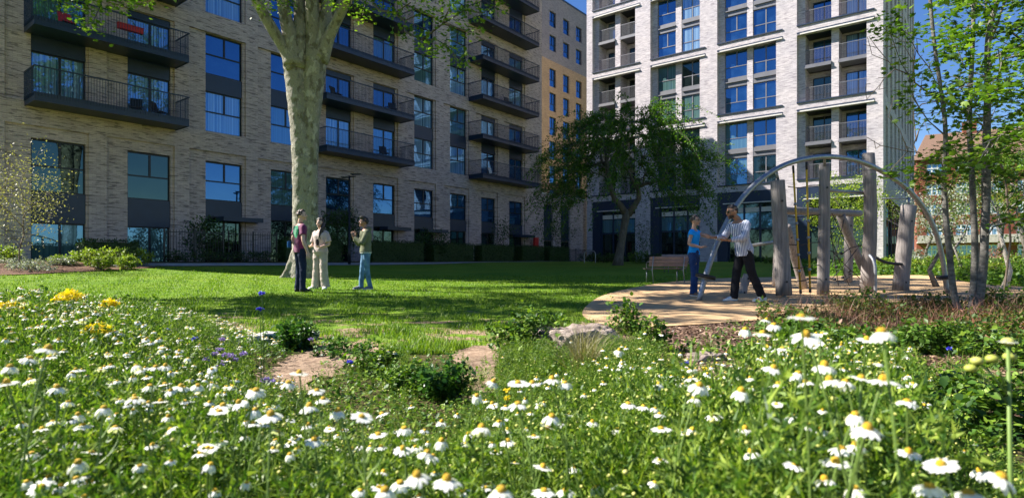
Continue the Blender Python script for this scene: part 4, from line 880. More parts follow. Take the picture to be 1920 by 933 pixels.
arch = [w(1310, 566, 10.55), w(1322, 520, 10.62), w(1345, 455, 10.75), w(1376, 393, 10.95), w(1415, 346, 11.15), w(1465, 312, 11.4), w(1515, 297, 11.65), w(1560, 294, 11.9), w(1610, 302, 12.2), w(1655, 322, 12.5), w(1700, 353, 12.7), w(1735, 395, 12.9), w(1756, 440, 13.0), w(1768, 490, 13.1), w(1776, 549, 13.15)]
m = MB(); m.tube(spline(arch, 70), .051, 16); m.obj('arch_tube', M['steel'], CF, True)
def disc(px, py, d):
    m = MB(); c = w(px, py, d); ax = np.array([.22, 0, 1.]) if px < 1500 else np.array([-.1, 0, 1.]); ax /= np.linalg.norm(ax)
    m.tube([c-ax*.035, c-ax*.03, c+ax*.03, c+ax*.035], [.165, .18, .18, .165], 28); m.obj('foot_plate', M['rubber'], CF, True)
    m = MB(); m.tube([c-ax*.05, c-ax*.036], [.12, .15], 20); m.obj('plate_bracket', M['steel'], CF, True)
disc(1323, 518, 10.62); disc(1773, 519, 13.1)
def post(name, a, b, ra, rb2, seed, foot=None, cap=True):
    rg = np.random.default_rng(seed); a = np.array(a); b = np.array(b); n = 9; s_ = np.linspace(0, 1, n)[:, None]; bow = np.array([rg.normal(0, .02), rg.normal(0, .02), 0])
    P = a+(b-a)*s_+bow*np.sin(s_*math.pi); r = np.interp(s_[:, 0], [0, 1], [ra, rb2])*(1+rg.normal(0, .015, n))
    L = np.linalg.norm(b-a); P2 = np.concatenate([P, P[-1:]+(b-a)/L*.012]); r2 = np.concatenate([r, [r[-1]*.88]])
    m = MB(); m.tube(P2, r2, 20); po = m.obj(name, M['wood'], CF, True)
    if foot:
        m = MB(); m.tube([a+np.array([0, 0, -foot]), a+np.array([0, 0, .02])], .045, 10); m.obj('steel_foot', M['steel'], po, True)
    m = MB()
    for zf in (.12, .82): c = a+(b-a)*zf; m.tube([c+np.array([0, -ra*1.02, 0]), c+np.array([0, -ra*.9, 0])], .022, 10)
    m.obj('bolt', M['black_metal'], po)
    return po
post('log_post', w(1470, 553, 11.7), w(1458, 339, 11.6), .155, .135, 1, .09)
post('log_post', w(1543, 552, 12.4), w(1546, 309, 12.4), .125, .105, 2, .06)
post('log_post', w(1624, 551, 13.3), w(1628, 288, 13.1), .15, .125, 3)
post('log_post', w(1688, 548, 14.2), w(1704, 386, 14.2), .175, .165, 4)
post('log_post', w(1455, 536, 15), w(1462, 400, 15), .10, .095, 5)
post('log_post', w(1590, 529, 16.4), w(1592, 400, 16.4), .115, .11, 6)
post('log_brace', w(1507, 538, 14.2), w(1474, 424, 13.6), .105, .10, 7)
post('log_brace', w(1622, 510, 15.4), w(1576, 404, 14.8), .10, .105, 8)
post('log_post', w(1392, 552, 12.9), w(1402, 515, 12.9), .09, .09, 9)
post('log_beam', w(1458, 394, 12.6), w(1612, 400, 15.6), .088, .085, 10)
def rod(a, b, r, name='steel_rod', mat='steel', k=10, pts=None):
    m = MB(); m.tube([a, b] if pts is None else pts, r, k); return m.obj(name, M[mat], CF, True)
rod(w(1556, 357, 12.5), w(1617, 361, 13.2), .035); rod(w(1395, 462, 12.9), w(1462, 452, 11.8), .035, 'steel_rod')
rod(w(1704, 388, 14.2), w(1704, 370, 14.2), .03); rod(w(1654, 372, 14.2), w(1704, 372, 14.2), .02)
rod(w(1455, 320, 11.5), w(1460, 342, 11.6), .028); rod(w(1546, 312, 12.4), w(1546, 297, 12.0), .03)
rod(None, None, .034, 'hand_rail', pts=spline([w(1630, 478, 13.0), w(1637, 487, 12.9), w(1641, 505, 12.85), w(1641, 551, 12.85)], 16))
rod(None, None, .035, 'hanging_belt', 'rope_k', pts=spline([w(1632, 476, 13.2), w(1650, 487, 13.6), w(1668, 493, 13.9), w(1692, 495, 14.1)], 16))
# yellow climbing ropes with clamps
net = MB(); knots = MB()
for (x0, y0, x1, y1) in ((1487, 310, 1501, 547), (1512, 303, 1519, 545)):
    a = w(x0, y0, 11.55); b = w(x1, y1, 11.9); rod(a+(b-a)*.04, b, .019, 'climbing_rope', 'rope_y')
    rod(a, a+(b-a)*.06, .022, 'rope_end', 'rope_k'); rod(b-(b-a)*.02, b+(b-a)*.012, .026, 'rope_end', 'rope_k'); rod(b, b+np.array([0, 0, -.14]), .006, 'rope_tether')
    for f in (.3, .45, .58, .7, .83): c = a+(b-a)*f; kb = MB(); kb.ball(c, .036, 8, 6); kb.obj('rope_clamp', M['steel'], CF, True)
for y in (457, 500, 525):
    net.tube(spline([w(1478, y+1, 11.75), w(1500, y+2, 11.85), w(1519, y-2, 12.0), w(1537, y-3, 12.35)], 12), .010, 6)
for y in (350, 405):
    net.tube(spline([w(1478, y, 11.75), w(1500, y+2, 11.85), w(1519, y-2, 12.0), w(1537, y-3, 12.35)], 12), .010, 6)
T = [w(1556, 395, 13), w(1570, 390, 14), w(1585, 400, 15)]; Bt = [w(1562, 520, 12.6), w(1590, 532, 13), w(1616, 522, 13.2)]
for a, b in ((w(1556, 420, 12.5), w(1572, 535, 13.2)), (w(1556, 440, 12.5), w(1592, 535, 14)), (w(1560, 470, 12.6), w(1614, 523, 13.3)), (w(1560, 400, 12.6), w(1600, 480, 15.5)), (w(1585, 402, 15), w(1560, 500, 12.6)), (w(1612, 460, 13.4), w(1560, 522, 12.6)), (w(1478, 480, 11.8), w(1478, 520, 11.8))): net.tube([a, (a+b)/2-np.array([0, 0, .03]), b], .009, 6)
for y in (470, 522): net.tube(spline([w(1556, y, 12.5), w(1578, y+5, 13), w(1596, y-6, 13.2), w(1617, y-10, 13.3)], 10), .012, 6)
for (x, y, d_) in ((1565, 523, 12.8), (1580, 520, 13), (1578, 475, 13), (1592, 508, 13.1), (1568, 500, 12.7)): net.ball(w(x, y, d_), .035, 8, 6)
net.obj('rope_net', M['rope_k'], CF, True)

# ------------------------------------------------------------------ benches
def bench(loc, rz, label, grp=None):
    b = empty('park_bench', loc, rz, label, 'bench', 'park benches by the lawn'); W = .62
    def slats(name, rows):
        m = MB()
        for (y, z, dy, dz) in rows: m.obox((0, y, z), (W, 0, 0), (0, dy[0], dy[1]), (0, dz[0], dz[1]))
        return bevel(m.obj(name, M['bench_wood'], b), .006, 1)
    slats('seat', [(-.24+.095*i, .44+.004*i, (.042, 0), (0, .014)) for i in range(5)])
    slats('backrest', [(.25+.03*i, .56+.105*i, (.013, -.003), (.012, .047)) for i in range(3)])
    for x in (-.5, .5):
        m = MB(); m.tube([(x, -.27, 0), (x, -.25, .41)], .017, 8); m.tube([(x, .33, 0), (x, .22, .40), (x, .33, .82)], .017, 8); m.tube([(x, -.25, .41), (x, .22, .41)], .017, 8); m.obj('leg_frame', M['steel'], b, True)
        m = MB(); m.tube([(x, -.25, .41), (x, -.27, .60), (x, -.2, .655), (x, .27, .66)], .016, 8); m.obj('armrest', M['steel'], b, True)
    return b
bx_, by_ = at(1250, 532); bench((bx_, by_+.2, zs(bx_, by_)-.01), R(187), 'slatted park bench seen from behind beside the woman in blue')
bx_, by_ = 7.4, 26; bench((bx_, by_, zg(bx_, by_)), R(4), 'farther park bench showing above the near bench', None)
# ------------------------------------------------------------------ lamp post, fence, box, hoop, boulders
d = 30.2; X = (655-960)/F*d; lp = empty('lamp_post', (X, d, zg(X, d)), 0, 'slim dark lamp post with a flat double head behind the trio', 'lamp post')
m = MB(); m.tube([(0, 0, 0), (0, 0, 1.0), (0, 0, 1.02), (0, 0, 4.62)], [.075, .075, .05, .045], 14); m.obj('pole', M['black_metal'], lp, True)
m = MB(); m.tube([(-.28, 0, 4.5), (.34, 0, 4.58)], .03, 8); m.obj('arm', M['black_metal'], lp, True)
for x0, x1, z in ((-.42, -.05, 4.5), (.08, .62, 4.66)): m = MB(); m.box(x0, x1, -.11, .11, z, z+.06); m.tube([(x0+.1, 0, z-.02), (x0+.1, 0, z)], .05, 8); bevel(m.obj('lamp_head', M['black_metal'], lp), .01)
def fence(t0, t1, q, h, label, sp=.12, name='railing_fence'):
    x, y = TQ((t0+t1)/2, q); f = empty(name, (x, y, zg(x, y)-.03), AZ, label, 'fence', 'black railings along the block'); L = (t1-t0)/2
    
    for zz in (h-.12, .1): m = MB(); m.box(-L, L, -.02, .02, zz, zz+.03); m.obj('rail', M['black_metal'], f)
    m = MB()
    for xx in np.arange(-L, L, sp): m.box(xx-.008, xx+.008, -.008, .008, .04, h)
    m.obj('bars', M['black_metal'], f)
    for xx in (-L, 0, L): m = MB(); m.box(xx-.03, xx+.03, -.03, .03, 0, h+.05); m.obj('post', M['black_metal'], f)
fence(-5.6, -3.1, 3.9, 1.45, 'black railings in front of the second garden window'); fence(-2.7, -.3, 3.6, 1.45, 'black railings behind the rounded shrub')
fence(28.2, 34.8, 1.5, 1.2, 'black railings in front of the link wing')
x, y = TQ(26.35, .3); rb0 = empty('wall_box', (x, y, 0), AZ, 'small red cabinet on the wall between block and link wing', 'cabinet'); m = MB(); m.box(-.3, .3, -.3, -.1, 1.7, 2.9); bevel(m.obj('cabinet', M['red'], rb0), .02); m = MB(); m.box(-.22, .22, -.315, -.302, 1.8, 2.8); m.obj('door', M['red'], rb0)
d = 37; X = (1106-960)/F*d; m = MB(); m.tube(spline([(-.35, 0, 0), (-.35, 0, .6), (-.2, 0, .78), (.2, 0, .78), (.35, 0, .6), (.35, 0, 0)], 24), .025, 8)
tag(m.obj('cycle_hoop', M['steel'], None, True, (X, d, zg(X, d))), 'steel cycle hoop at the end of the path', 'cycle stand')
for i, (px, py, d, l_) in enumerate([(602-0, 455, 33.5, 'small white notice beside the garden door behind the trio')]):
    pass
from mathutils import noise as mnoise
def rock(px, py, d, sx, sy, sz, mat, label, seed, rz=0, sub=5, sharp=.5):
    import bmesh
    x = (px-960)/F*d; bm = bmesh.new(); bmesh.ops.create_icosphere(bm, subdivisions=sub, radius=1)
    for v in bm.verts:
        p = v.co.copy(); q = Vector((max(-.78, min(.78, p.x)), max(-.78, min(.78, p.y)), max(-.6, min(.62, p.z))))
        n = mnoise.fractal(p*1.3+Vector((seed*7.3, 0, 0)), .9, 2.1, 5)*.30+mnoise.fractal(p*5+Vector((seed*3.3, 0, 0)), .8, 2.1, 4)*.07
        v.co = Vector((q.x*sx, q.y*sy, q.z*sz))*(1.15+n)
    me = bpy.data.meshes.new('boulder'); bm.to_mesh(me); bm.free(); me.polygons.foreach_set('use_smooth', np.ones(len(me.polygons), bool))
    o = mesh_obj('boulder', me, M[mat], None, (x, d, zg(x, d)+sz*.25)); o.rotation_euler = (0, 0, rz); return tag(o, label, 'boulder')
rock(1085, 700, 4.6, .32, .25, .23, 'rock', 'large pinkish boulder with a flat top behind the daisies', 1, .3)
rock(405, 640, 4.9, .20, .13, .10, 'rock_white', 'pale grey flat stone in the grass left of centre, farthest left', 2, .2, 4)
rock(370, 690, 4.0, .15, .11, .11, 'rock_white', 'white stone beside the purple flowers', 3, .6, 4)
rock(492, 646, 5.0, .13, .11, .12, 'rock_white', 'white upright stone left of the bare soil', 4, 1.0, 4)
rock(560, 636, 5.5, .18, .12, .06, 'rock_white', 'low pale stone at the edge of the lawn', 5, 0, 4)
rock(1320, 716, 4.3, .14, .1, .07, 'rock', 'low brown stone hidden behind daisies on the right', 6, .4, 4)
# ------------------------------------------------------------------ people
def vmesh(name, mb, voxel, smooth=4, fac=.5, disp=0, seed=0, mat=None, parent=None, dscale=9):
    me0 = mb.mesh('tmp'); o = bpy.data.objects.new('tmp', me0); col.objects.link(o)
    m = o.modifiers.new('r', 'REMESH'); m.mode = 'VOXEL'; m.voxel_size = voxel
    if smooth: s = o.modifiers.new('s', 'SMOOTH'); s.iterations = smooth; s.factor = fac
    dg = bpy.context.evaluated_depsgraph_get(); me = bpy.data.meshes.new_from_object(o.evaluated_get(dg)); bpy.data.objects.remove(o); bpy.data.meshes.remove(me0)
    me.name = name
    if disp:
        n = len(me.vertices); co = np.zeros(n*3); me.vertices.foreach_get('co', co); co = co.reshape(-1, 3); no = np.zeros(n*3); me.vertices.foreach_get('normal', no); no = no.reshape(-1, 3)
        rg = np.random.default_rng(seed); d = np.zeros(n)
        for _ in range(7):
            k = rg.normal(0, 1, 3)*np.array([1, 1, 1.6]); k *= dscale*rg.uniform(.6, 1.6)/np.linalg.norm(k); ph = rg.uniform(0, 6.28); wv = np.sin(co@k+ph+1.5*np.sin(co@(k[[1, 2, 0]]*.5)+ph)); d += (1-np.abs(wv))**2.0-.35
        co += no*(d*disp/3)[:, None]; me.vertices.foreach_set('co', co.ravel())
    me.polygons.foreach_set('use_smooth', np.ones(len(me.polygons), bool)); me.update()
    return mesh_obj(name, me, mat, parent)
def V3(*a): return np.array(a, float)
def lerp(a, b, t): return a+(b-a)*t
def limb(mb, pts, r, k=14, n=5):
    P = []; Rr = []
    for i in range(len(pts)-1):
        for s in range(n): t = s/n; P.append(lerp(pts[i], pts[i+1], t)); Rr.append(lerp(r[i], r[i+1], t))
    P.append(pts[-1]); Rr.append(r[-1]); P = np.array(P)
    # soften corners
    Q_ = P.copy(); Q_[1:-1] = (P[:-2]+2*P[1:-1]+P[2:])/4; mb.tube(Q_, Rr, k)
def loft(mb, sec, k=24):
    """sec: list of (center, half width vec, half depth vec)"""
    a = np.arange(k)/k*2*np.pi; V = []; 
    for c, u, v in sec:
        ca, sa = np.cos(a), np.sin(a); ca = np.sign(ca)*np.abs(ca)**.88; sa = np.sign(sa)*np.abs(sa)**.88; V.append(c+np.outer(ca, u)+np.outer(sa, v))
    n = len(sec); Fc = [(i*k+j, i*k+(j+1) % k, (i+1)*k+(j+1) % k, (i+1)*k+j) for i in range(n-1) for j in range(k)]
    Fc += [tuple(range(k-1, -1, -1)), tuple((n-1)*k+j for j in range(k))]; mb.add(np.concatenate(V), Fc)
def frame(z, x):
    z = z/np.linalg.norm(z); x = x-z*np.dot(x, z); x /= np.linalg.norm(x); return x, np.cross(z, x), z
def hand(mb, wrist, dirv, palm_n, side, S=1.0, curl=.35, spread=.12):
    """palm along dirv, palm normal palm_n (faces out of palm), side +1 if thumb lies along cross(dirv,palm_n)"""
    d = dirv/np.linalg.norm(dirv); n = palm_n-d*np.dot(palm_n, d); n /= np.linalg.norm(n); s = np.cross(d, n)*side
    loft(mb, [(wrist-d*.02*S, s*.026*S, n*.019*S), (wrist+d*.03*S, s*.036*S, n*.016*S), (wrist+d*.088*S, s*.041*S, n*.013*S)], 14)
    for i, (o, L) in enumerate(((.030, .072), (.010, .082), (-.011, .076), (-.031, .060))):
        b = wrist+d*.078*S+s*o*S*1.05; dd = d+s*spread*(1.2-i*.8); dd /= np.linalg.norm(dd); p = [b]; c = 0
        for seg in (.42, .32, .26): p.append(p[-1]+(dd*math.cos(c)+n*math.sin(c))*L*seg*S); c += curl
        limb(mb, p, [.0095*S, .009*S, .0082*S, .0068*S], 8, 2)
    b = wrist+d*.025*S+s*.028*S; p = [b, b+(s*.7+d*.55+n*.3)*.035*S, b+(s*.75+d*1.15+n*.45)*.058*S, b+(s*.7+d*1.7+n*.5)*.074*S]; limb(mb, p, [.014*S, .0115*S, .010*S, .008*S], 8, 2)
def head_geo(mb, c, f, r, u, S=1.0):
    """c: centre of the head at ear height, f forward, r right, u up"""
    def P(a, b, z): return c+f*a*S+r*b*S+u*z*S
    # cranium
    V = []; nu, nv = 28, 20
    for i in range(nv+1):
        th = math.pi*i/nv
        for j in range(nu):
            ph = 2*math.pi*j/nu; x = math.sin(th)*math.cos(ph); y = math.sin(th)*math.sin(ph); z = math.cos(th)
            hw = .076; hd = .098 if x < 0 else .090; hh = .112 if z > 0 else .118
            if z < 0: k = -z; y *= 1-.34*k**1.5; x = x*(1-.05*k) if x > 0 else x*(1-.45*k)
            V.append(P(x*hd+(.012 if z < 0 and x > 0 else 0)*(-z), y*hw, z*hh+.02))
    Fc = [(i*nu+j, (i+1)*nu+j, (i+1)*nu+(j+1) % nu, i*nu+(j+1) % nu) for i in range(nv) for j in range(nu)]; mb.add(V, Fc)
    limb(mb, [P(.082, 0, .045), P(.098, 0, .018), P(.112, 0, -.008), P(.094, 0, -.018)], [.009*S, .011*S, .0135*S, .009*S], 8, 3)
    for s in (-1, 1): mb.ball(P(-.008, s*.078, .0), (.018*S, .012*S, .03*S), 10, 8); mb.ball(P(.070, s*.038, -.022), (.022*S, .022*S, .022*S), 10, 8)
    limb(mb, [P(.090, -.018, -.052), P(.099, 0, -.05), P(.090, .018, -.052)], [.006*S, .009*S, .006*S], 8, 3)
    mb.ball(P(.078, 0, -.085), (.024*S, .026*S, .02*S), 10, 8)
SK = {}
def skin(c, name):
    m, nt, b, o = new_mat(name); n = noise_n(nt, coords(nt), 14, 3); r = ramp(nt, n, [(.3, tuple(x*.85 for x in c)), (.7, c)]); nt.links.new(r.outputs[0], b.inputs['Base Color']); b.inputs['Roughness'].default_value = .5
    b.inputs['Subsurface Weight'].default_value = .08; b.inputs['Subsurface Radius'].default_value = (.02, .008, .004); return m
def cloth(name, c, rough=.85, var=.12, **k): return simple(name, c, rough, 0, var, 9, .25, spec=.2, bscale=220, **k)
M['hair_dark'] = simple('dark_hair', (.018, .012, .01), .5, 0, .4, 60, .4); M['hair_brown'] = simple('brown_hair', (.045, .026, .018), .5, 0, .4, 60, .4)
M['shades'] = simple('sunglass_lens', (.01, .01, .01), .1, 0, 0, 3, 0)
M['lip'] = simple('lips', (.35, .12, .1), .5, 0, 0, 3, 0); M['eye'] = simple('dark_eye', (.03, .02, .02), .2, 0, 0, 3, 0)
def person(label, loc, rz, J, c, opts):
    """J: joints in a local frame facing +Y, right hand side is +X"""
    root = empty('person', loc, rz, label, 'person'); S = opts.get('S', 1.0); fem = opts.get('fem', False)
    J = {k: np.array(v, float)*S for k, v in J.items()}
    f, r, u = opts['face'] if 'face' in opts else (V3(0, 1, 0), V3(1, 0, 0), V3(0, 0, 1))
    f = f/np.linalg.norm(f); u = u-f*np.dot(u, f); u /= np.linalg.norm(u); r = np.cross(f, u)
    b = MB(); hS = S*(.98 if fem else 1.0)
    head_geo(b, J['head'], f, r, u, hS)
    limb(b, [J['neck']-V3(0, 0, .05)*S, J['neck']+V3(0, 0, .02)*S, J['head']-u*.06*S-f*.015*S], [.062*S, .054*S if not fem else .048*S, .052*S if not fem else .046*S], 14)
    sh = J['shr']-J['shl']; sx = sh/np.linalg.norm(sh); hipx = J['hipr']-J['hipl']; hx = hipx/np.linalg.norm(hipx); pel = (J['hipr']+J['hipl'])/2
    def tors(g, top=1.0, z0=-.10):
        ax = J['neck']-pel; axn = ax/np.linalg.norm(ax); y = np.cross(axn, sx); out = []
        prof = [(z0, .155, .112), (.0, .168, .118), (.18, .150, .105), (.38, .142, .100), (.58, .158, .112), (.78, .172, .118), (.92, .165, .098), (1.0, .105, .075)]
        if fem: prof = [(z0, .158, .112), (.0, .172, .118), (.18, .148, .100), (.36, .125, .088), (.56, .138, .105), (.72, .150, .122), (.88, .148, .092), (1.0, .085, .064)]
        for t, a, d in prof:
            if t > top: break
            xx = lerp(hx, sx, min(1, max(0, t))); yy = np.cross(axn, xx); cc = pel+ax*t
            out.append((cc, xx*(a+g)*S, yy*(d+g)*S))
        return out
    loft(b, tors(-.012)); am = .9 if fem else 1.0
    for s in 'lr':
        sgn = 1 if s == 'r' else -1; shd, el, wr = J['sh'+s], J['el'+s], J['wr'+s]
        limb(b, [shd-sx*sgn*.05*S, shd, lerp(shd, el, .5), el, lerp(el, wr, .35), wr], [.055*S*am, .056*S*am, .046*S*am, .040*S*am, .041*S*am, .026*S*am], 14, 3)
        hd = opts['hand'+s]; hand(b, wr, V3(*hd[0]), V3(*hd[1]), hd[2], S*(1.0 if not fem else .93), hd[3] if len(hd) > 3 else .35)
        hp, kn, an = J['hip'+s], J['kn'+s], J['an'+s]; limb(b, [hp+V3(0, 0, .03), lerp(hp, kn, .35), kn, lerp(kn, an, .3), an], [.088*S, .078*S, .055*S, .052*S, .038*S], 14, 3)
        toe = J['toe'+s]; limb(b, [an-V3(0, 0, .02)*S, lerp(an, toe, .4)-V3(0, 0, .03)*S, toe+V3(0, 0, .02)*S], [.036*S, .034*S, .028*S], 10)
    vmesh('body', b, .0065*S, 3, .5, mat=c['skin'], parent=root)
    # clothes
    g = opts.get('loose', .018); t = MB(); zlow = opts.get('hem', -.18); sec = tors(g, .995, zlow); loft(t, sec)
    for s in 'lr':
        sgn = 1 if s == 'r' else -1; shd, el, wr = J['sh'+s], J['el'+s], J['wr'+s]; sl = opts.get('sleeve', .8)
        rr = [.07*S, .071*S+g*.3, .066*S+g*.5] if not fem else [.062*S, .064*S+g*.3, .060*S+g*.5]
        if sl <= 1: limb(t, [shd-sx*sgn*.06*S+V3(0, 0, .006), shd+V3(0, 0, .004), lerp(shd, el, sl)], rr, 16, 4)
        else: limb(t, [shd-sx*sgn*.06*S+V3(0, 0, .006), shd+V3(0, 0, .004), el, lerp(el, wr, sl-1)], [.07*S, .072*S, .062*S+g*.3, .046*S+g*.2], 16, 5)
    if opts.get('hood'):
        nb = J['neck']; t.ball(nb-f*.07*S+V3(0, 0, .005)*S, (.105*S, .085*S, .065*S), 14, 10)
    if opts.get('collar'):
        a = np.linspace(0, 2*np.pi, 18); t.tube([J['neck']+V3(0, .012, .012)*S+(r*math.cos(q)*.068+f*math.sin(q)*.066)*S+V3(0, 0, .012*math.cos(q*2)) for q in a], .014*S, 8)
    vmesh(opts.get('topname', 'shirt'), t, .0095*S, 4, .5, opts.get('fold', .010), hash(label) % 97 if False else len(label), c['top'], root, 11)
    if 'inner' in c:
        t = MB(); y = np.cross((J['neck']-pel), sx); y /= np.linalg.norm(y)
        base_ = [lerp(pel, J['neck'], q) for q in (.22, .45, .7, .88)]; fw = -y if np.dot(y, V3(0, 1, 0)) < 0 else y
        loft(t, [(p+fw*(o)*S, sx*w_*S, fw*.02*S) for p, w_, o in zip(base_, (.035, .05, .045, .022), (.112, .12, .128, .088))], 14); vmesh('vest', t, .007, 2, mat=c['inner'], parent=root)
    t = MB(); lw = opts.get('leg', [.098, .092, .075, .07, .066]); gz = .012
    ax = J['neck']-pel
    loft(t, [(pel+ax*q, hx*(a)*S, np.cross(ax/np.linalg.norm(ax), hx)*dd*S) for q, a, dd in ((-.14, .15, .115), (-.05, .176, .128), (.06, .172, .122), (.16, .156, .112), (.2, .15, .106))])
    for s in 'lr':
        hp, kn, an = J['hip'+s], J['kn'+s], J['an'+s]; ft = an+V3(0, 0, -.035)*S
        limb(t, [hp+V3(0, 0, .02), lerp(hp, kn, .35), kn, lerp(kn, ft, .5), ft], [q*S for q in lw], 18, 4)
    vmesh('trousers', t, .0095*S, 4, .5, opts.get('pfold', .010), 7+len(label), c['legs'], root, 13)
    if 'hemband' in c:
        t = MB(); loft(t, [(q[0]-(J['neck']-pel)*dz, q[1]*1.0, q[2]*1.0) for q, dz in ((sec[0], .035), (sec[0], .005))]); vmesh('shirt_hem', t, .009, 2, mat=c['hemband'], parent=root)
    for s in 'lr':
        an, toe = J['an'+s], J['toe'+s]; d = toe-an; d[2] = 0; d /= np.linalg.norm(d); sd = np.cross(d, V3(0, 0, 1)); zb = min(an[2]-.08*S, toe[2]-.02*S) if not opts.get('heel'+s) else an[2]-.08*S
        t = MB(); hl = an-d*.055*S; tp = an+d*.185*S; L = opts.get('shoe', 1.0)
        def sec_(p, w_, z0, z1_): c_ = V3(p[0], p[1], (z0+z1_)/2); return (c_, sd*w_*S*L, V3(0, 0, 1)*(z1_-z0)/2)
        P_ = [sec_(hl-d*.012, .02, zb+.02*S, zb+.06*S), sec_(hl, .036, zb, zb+.09*S), sec_(an, .041, zb, zb+.105*S), sec_(lerp(an, tp, .35), .043, zb, zb+.088*S), sec_(lerp(an, tp, .65), .049, zb, zb+.066*S), sec_(lerp(an, tp, .9), .045, zb, zb+.05*S), sec_(tp+d*.01, .026, zb+.006*S, zb+.036*S)]
        loft(t, P_, 16); so = vmesh('shoe', t, .007, 2, mat=c['shoe'], parent=root)
        t = MB(); loft(t, [(V3(q[0][0], q[0][1], zb+.010*S), q[1]*1.05, V3(0, 0, .011*S)) for q in P_[1:]], 14); t.obj('sole', c.get('sole', M['white_paint']), so, True)
    # hair
    h = MB(); hc = J['head']
    def HP(a, b_, z): return hc+f*a*S+r*b_*S+u*z*S
    hs = opts.get('hair', 'short')
    if hs in ('short', 'curly', 'slick'):
        vol = {'short': 1.0, 'curly': 1.05, 'slick': .97}[hs]
        h.ball(HP(-.018, 0, .052), (1, 1, 1), 2, 2) if False else None
        rg = np.random.default_rng(4); nb = 150 if hs != 'curly' else 190
        for _ in range(nb):
            v = rg.normal(0, 1, 3); v /= np.linalg.norm(v); a_, b_, z_ = v
            if z_ < -.45 or (a_ > .15 and z_ < .52) or (abs(b_) > .8 and a_ > -.2 and z_ < .12) : continue
            p = HP(a_*.088*vol-.006, b_*.073*vol, z_*.104*vol+.024); rad = (.022 if hs != 'curly' else .027)*S*rg.uniform(.8, 1.15)*(1.0 if z_ > 0 else .75); h.ball(p, rad, 8, 6)
        if hs == 'curly':
            for _ in range(40): v = rg.normal(0, 1, 3); v /= np.linalg.norm(v); h.ball(HP(.02+v[0]*.07, v[1]*.065, .115+abs(v[2])*.03), .024*S, 8, 6)
        if hs == 'slick': h.ball(HP(-.1, 0, .03), (.03*S, .03*S, .03*S), 10, 8)
    if hs == 'long':
        rg = np.random.default_rng(5)
        for _ in range(210):
            v = rg.normal(0, 1, 3); v /= np.linalg.norm(v); a_, b_, z_ = v
            if (a_ > .1 and z_ < .55) or z_ < -.7: continue
            h.ball(HP(a_*.092-.008, b_*.078, z_*.108+.024), .023*S, 8, 6)
        for k_ in range(7):
            o = k_*.014; sd_ = opts.get('hairside', 1)
            h.tube(spline([HP(-.05+o*.3, sd_*(.06+.01*math.sin(k_)), .02), HP(-.02+o, sd_*(.092), -.08), HP(.03+o, sd_*(.095-.02*k_/7), -.18), HP(.07+o*.6, sd_*(.085-.03*k_/7), -.30), HP(.085+o*.3, sd_*.075, -.40)], 12), [.022*S]*10+[.014*S, .006*S], 8)
    vmesh('hair', h, .008, 2, mat=c['hair'], parent=root)
    t = MB()
    for s in (-1, 1):
        limb(t, [HP(.083, s*.016, .046), HP(.086, s*.03, .05), HP(.074, s*.05, .044)], [.0035, .0045, .003], 6, 2)
    t.obj('eyebrows', c['hair'], root, True)
    t = MB(); limb(t, [HP(.094, -.02, -.052), HP(.1055, 0, -.051), HP(.094, .02, -.052)], [.003, .006, .003], 8, 3); t.obj('lips', M['lip'], root, True)
    if opts.get('shades'):
        t = MB()
        for s in (-1, 1):
            cc = HP(.093, s*.033, .022); t.obox(cc, r*.027*S, u*.019*S, f*.004*S); t.obox(HP(.045, s*.077, .028), f*.05*S, u*.004*S, r*.003*S)
        t.obox(HP(.096, 0, .03), r*.012*S, u*.004*S, f*.003*S); t.obj('sunglasses', M['shades'], root)
    else:
        t = MB()
        for s in (-1, 1): t.ball(HP(.080, s*.032, .024), (.011*S, .011*S, .008*S), 10, 8)
        t.obj('eyes', M['eye'], root, True)
    if opts.get('beard'):
        t = MB(); rg = np.random.default_rng(9)
        for _ in range(130):
            q = rg.uniform(-1, 1); zz = rg.uniform(-.105, -.045); a_ = .088*math.cos(q*1.35)+.004; b_ = .068*math.sin(q*1.35)*(1-.2*(-zz-.045)/.06)
            if abs(q) < .28 and zz > -.062: continue
            t.ball(HP(a_-.004, b_, zz), .009*S, 6, 5)
        limb(t, [HP(.1, -.028, -.042), HP(.109, 0, -.036), HP(.1, .028, -.042)], [.004, .006, .004], 6, 3); vmesh('beard', t, .006, 1, mat=c['hair'], parent=root)
    return root
def stand(**k):
    J = dict(hipl=(-.09, 0, .92), hipr=(.09, 0, .92), knl=(-.10, .015, .50), knr=(.10, .015, .50), anl=(-.11, -.02, .085), anr=(.11, -.02, .085), toel=(-.14, .12, .03), toer=(.14, .12, .03),
             neck=(0, 0, 1.48), head=(0, .03, 1.64), shl=(-.175, -.005, 1.40), shr=(.175, -.005, 1.40), ell=(-.24, -.03, 1.12), elr=(.24, -.03, 1.12), wrl=(-.25, .04, .87), wrr=(.25, .04, .87)); J.update(k); return J
def stripes():
    m, nt, b, o = new_mat('striped_shirt'); t = nt.nodes.new('ShaderNodeTexCoord'); s = nt.nodes.new('ShaderNodeSeparateXYZ'); nt.links.new(t.outputs['Object'], s.inputs[0])
    u = math_n(nt, 'ADD', s.outputs[1], math_n(nt, 'MULTIPLY', s.outputs[0], .35)); u = math_n(nt, 'ADD', u, math_n(nt, 'MULTIPLY', s.outputs[2], -.12)); sn = math_n(nt, 'SINE', math_n(nt, 'MULTIPLY', u, 2*math.pi/.026))
    r = ramp(nt, math_n(nt, 'MULTIPLY_ADD', sn, .5, .5), [(.34, (.07, .10, .24)), (.48, (.60, .62, .68))]); nt.links.new(r.outputs[0], b.inputs['Base Color']); b.inputs['Roughness'].default_value = .8; return m
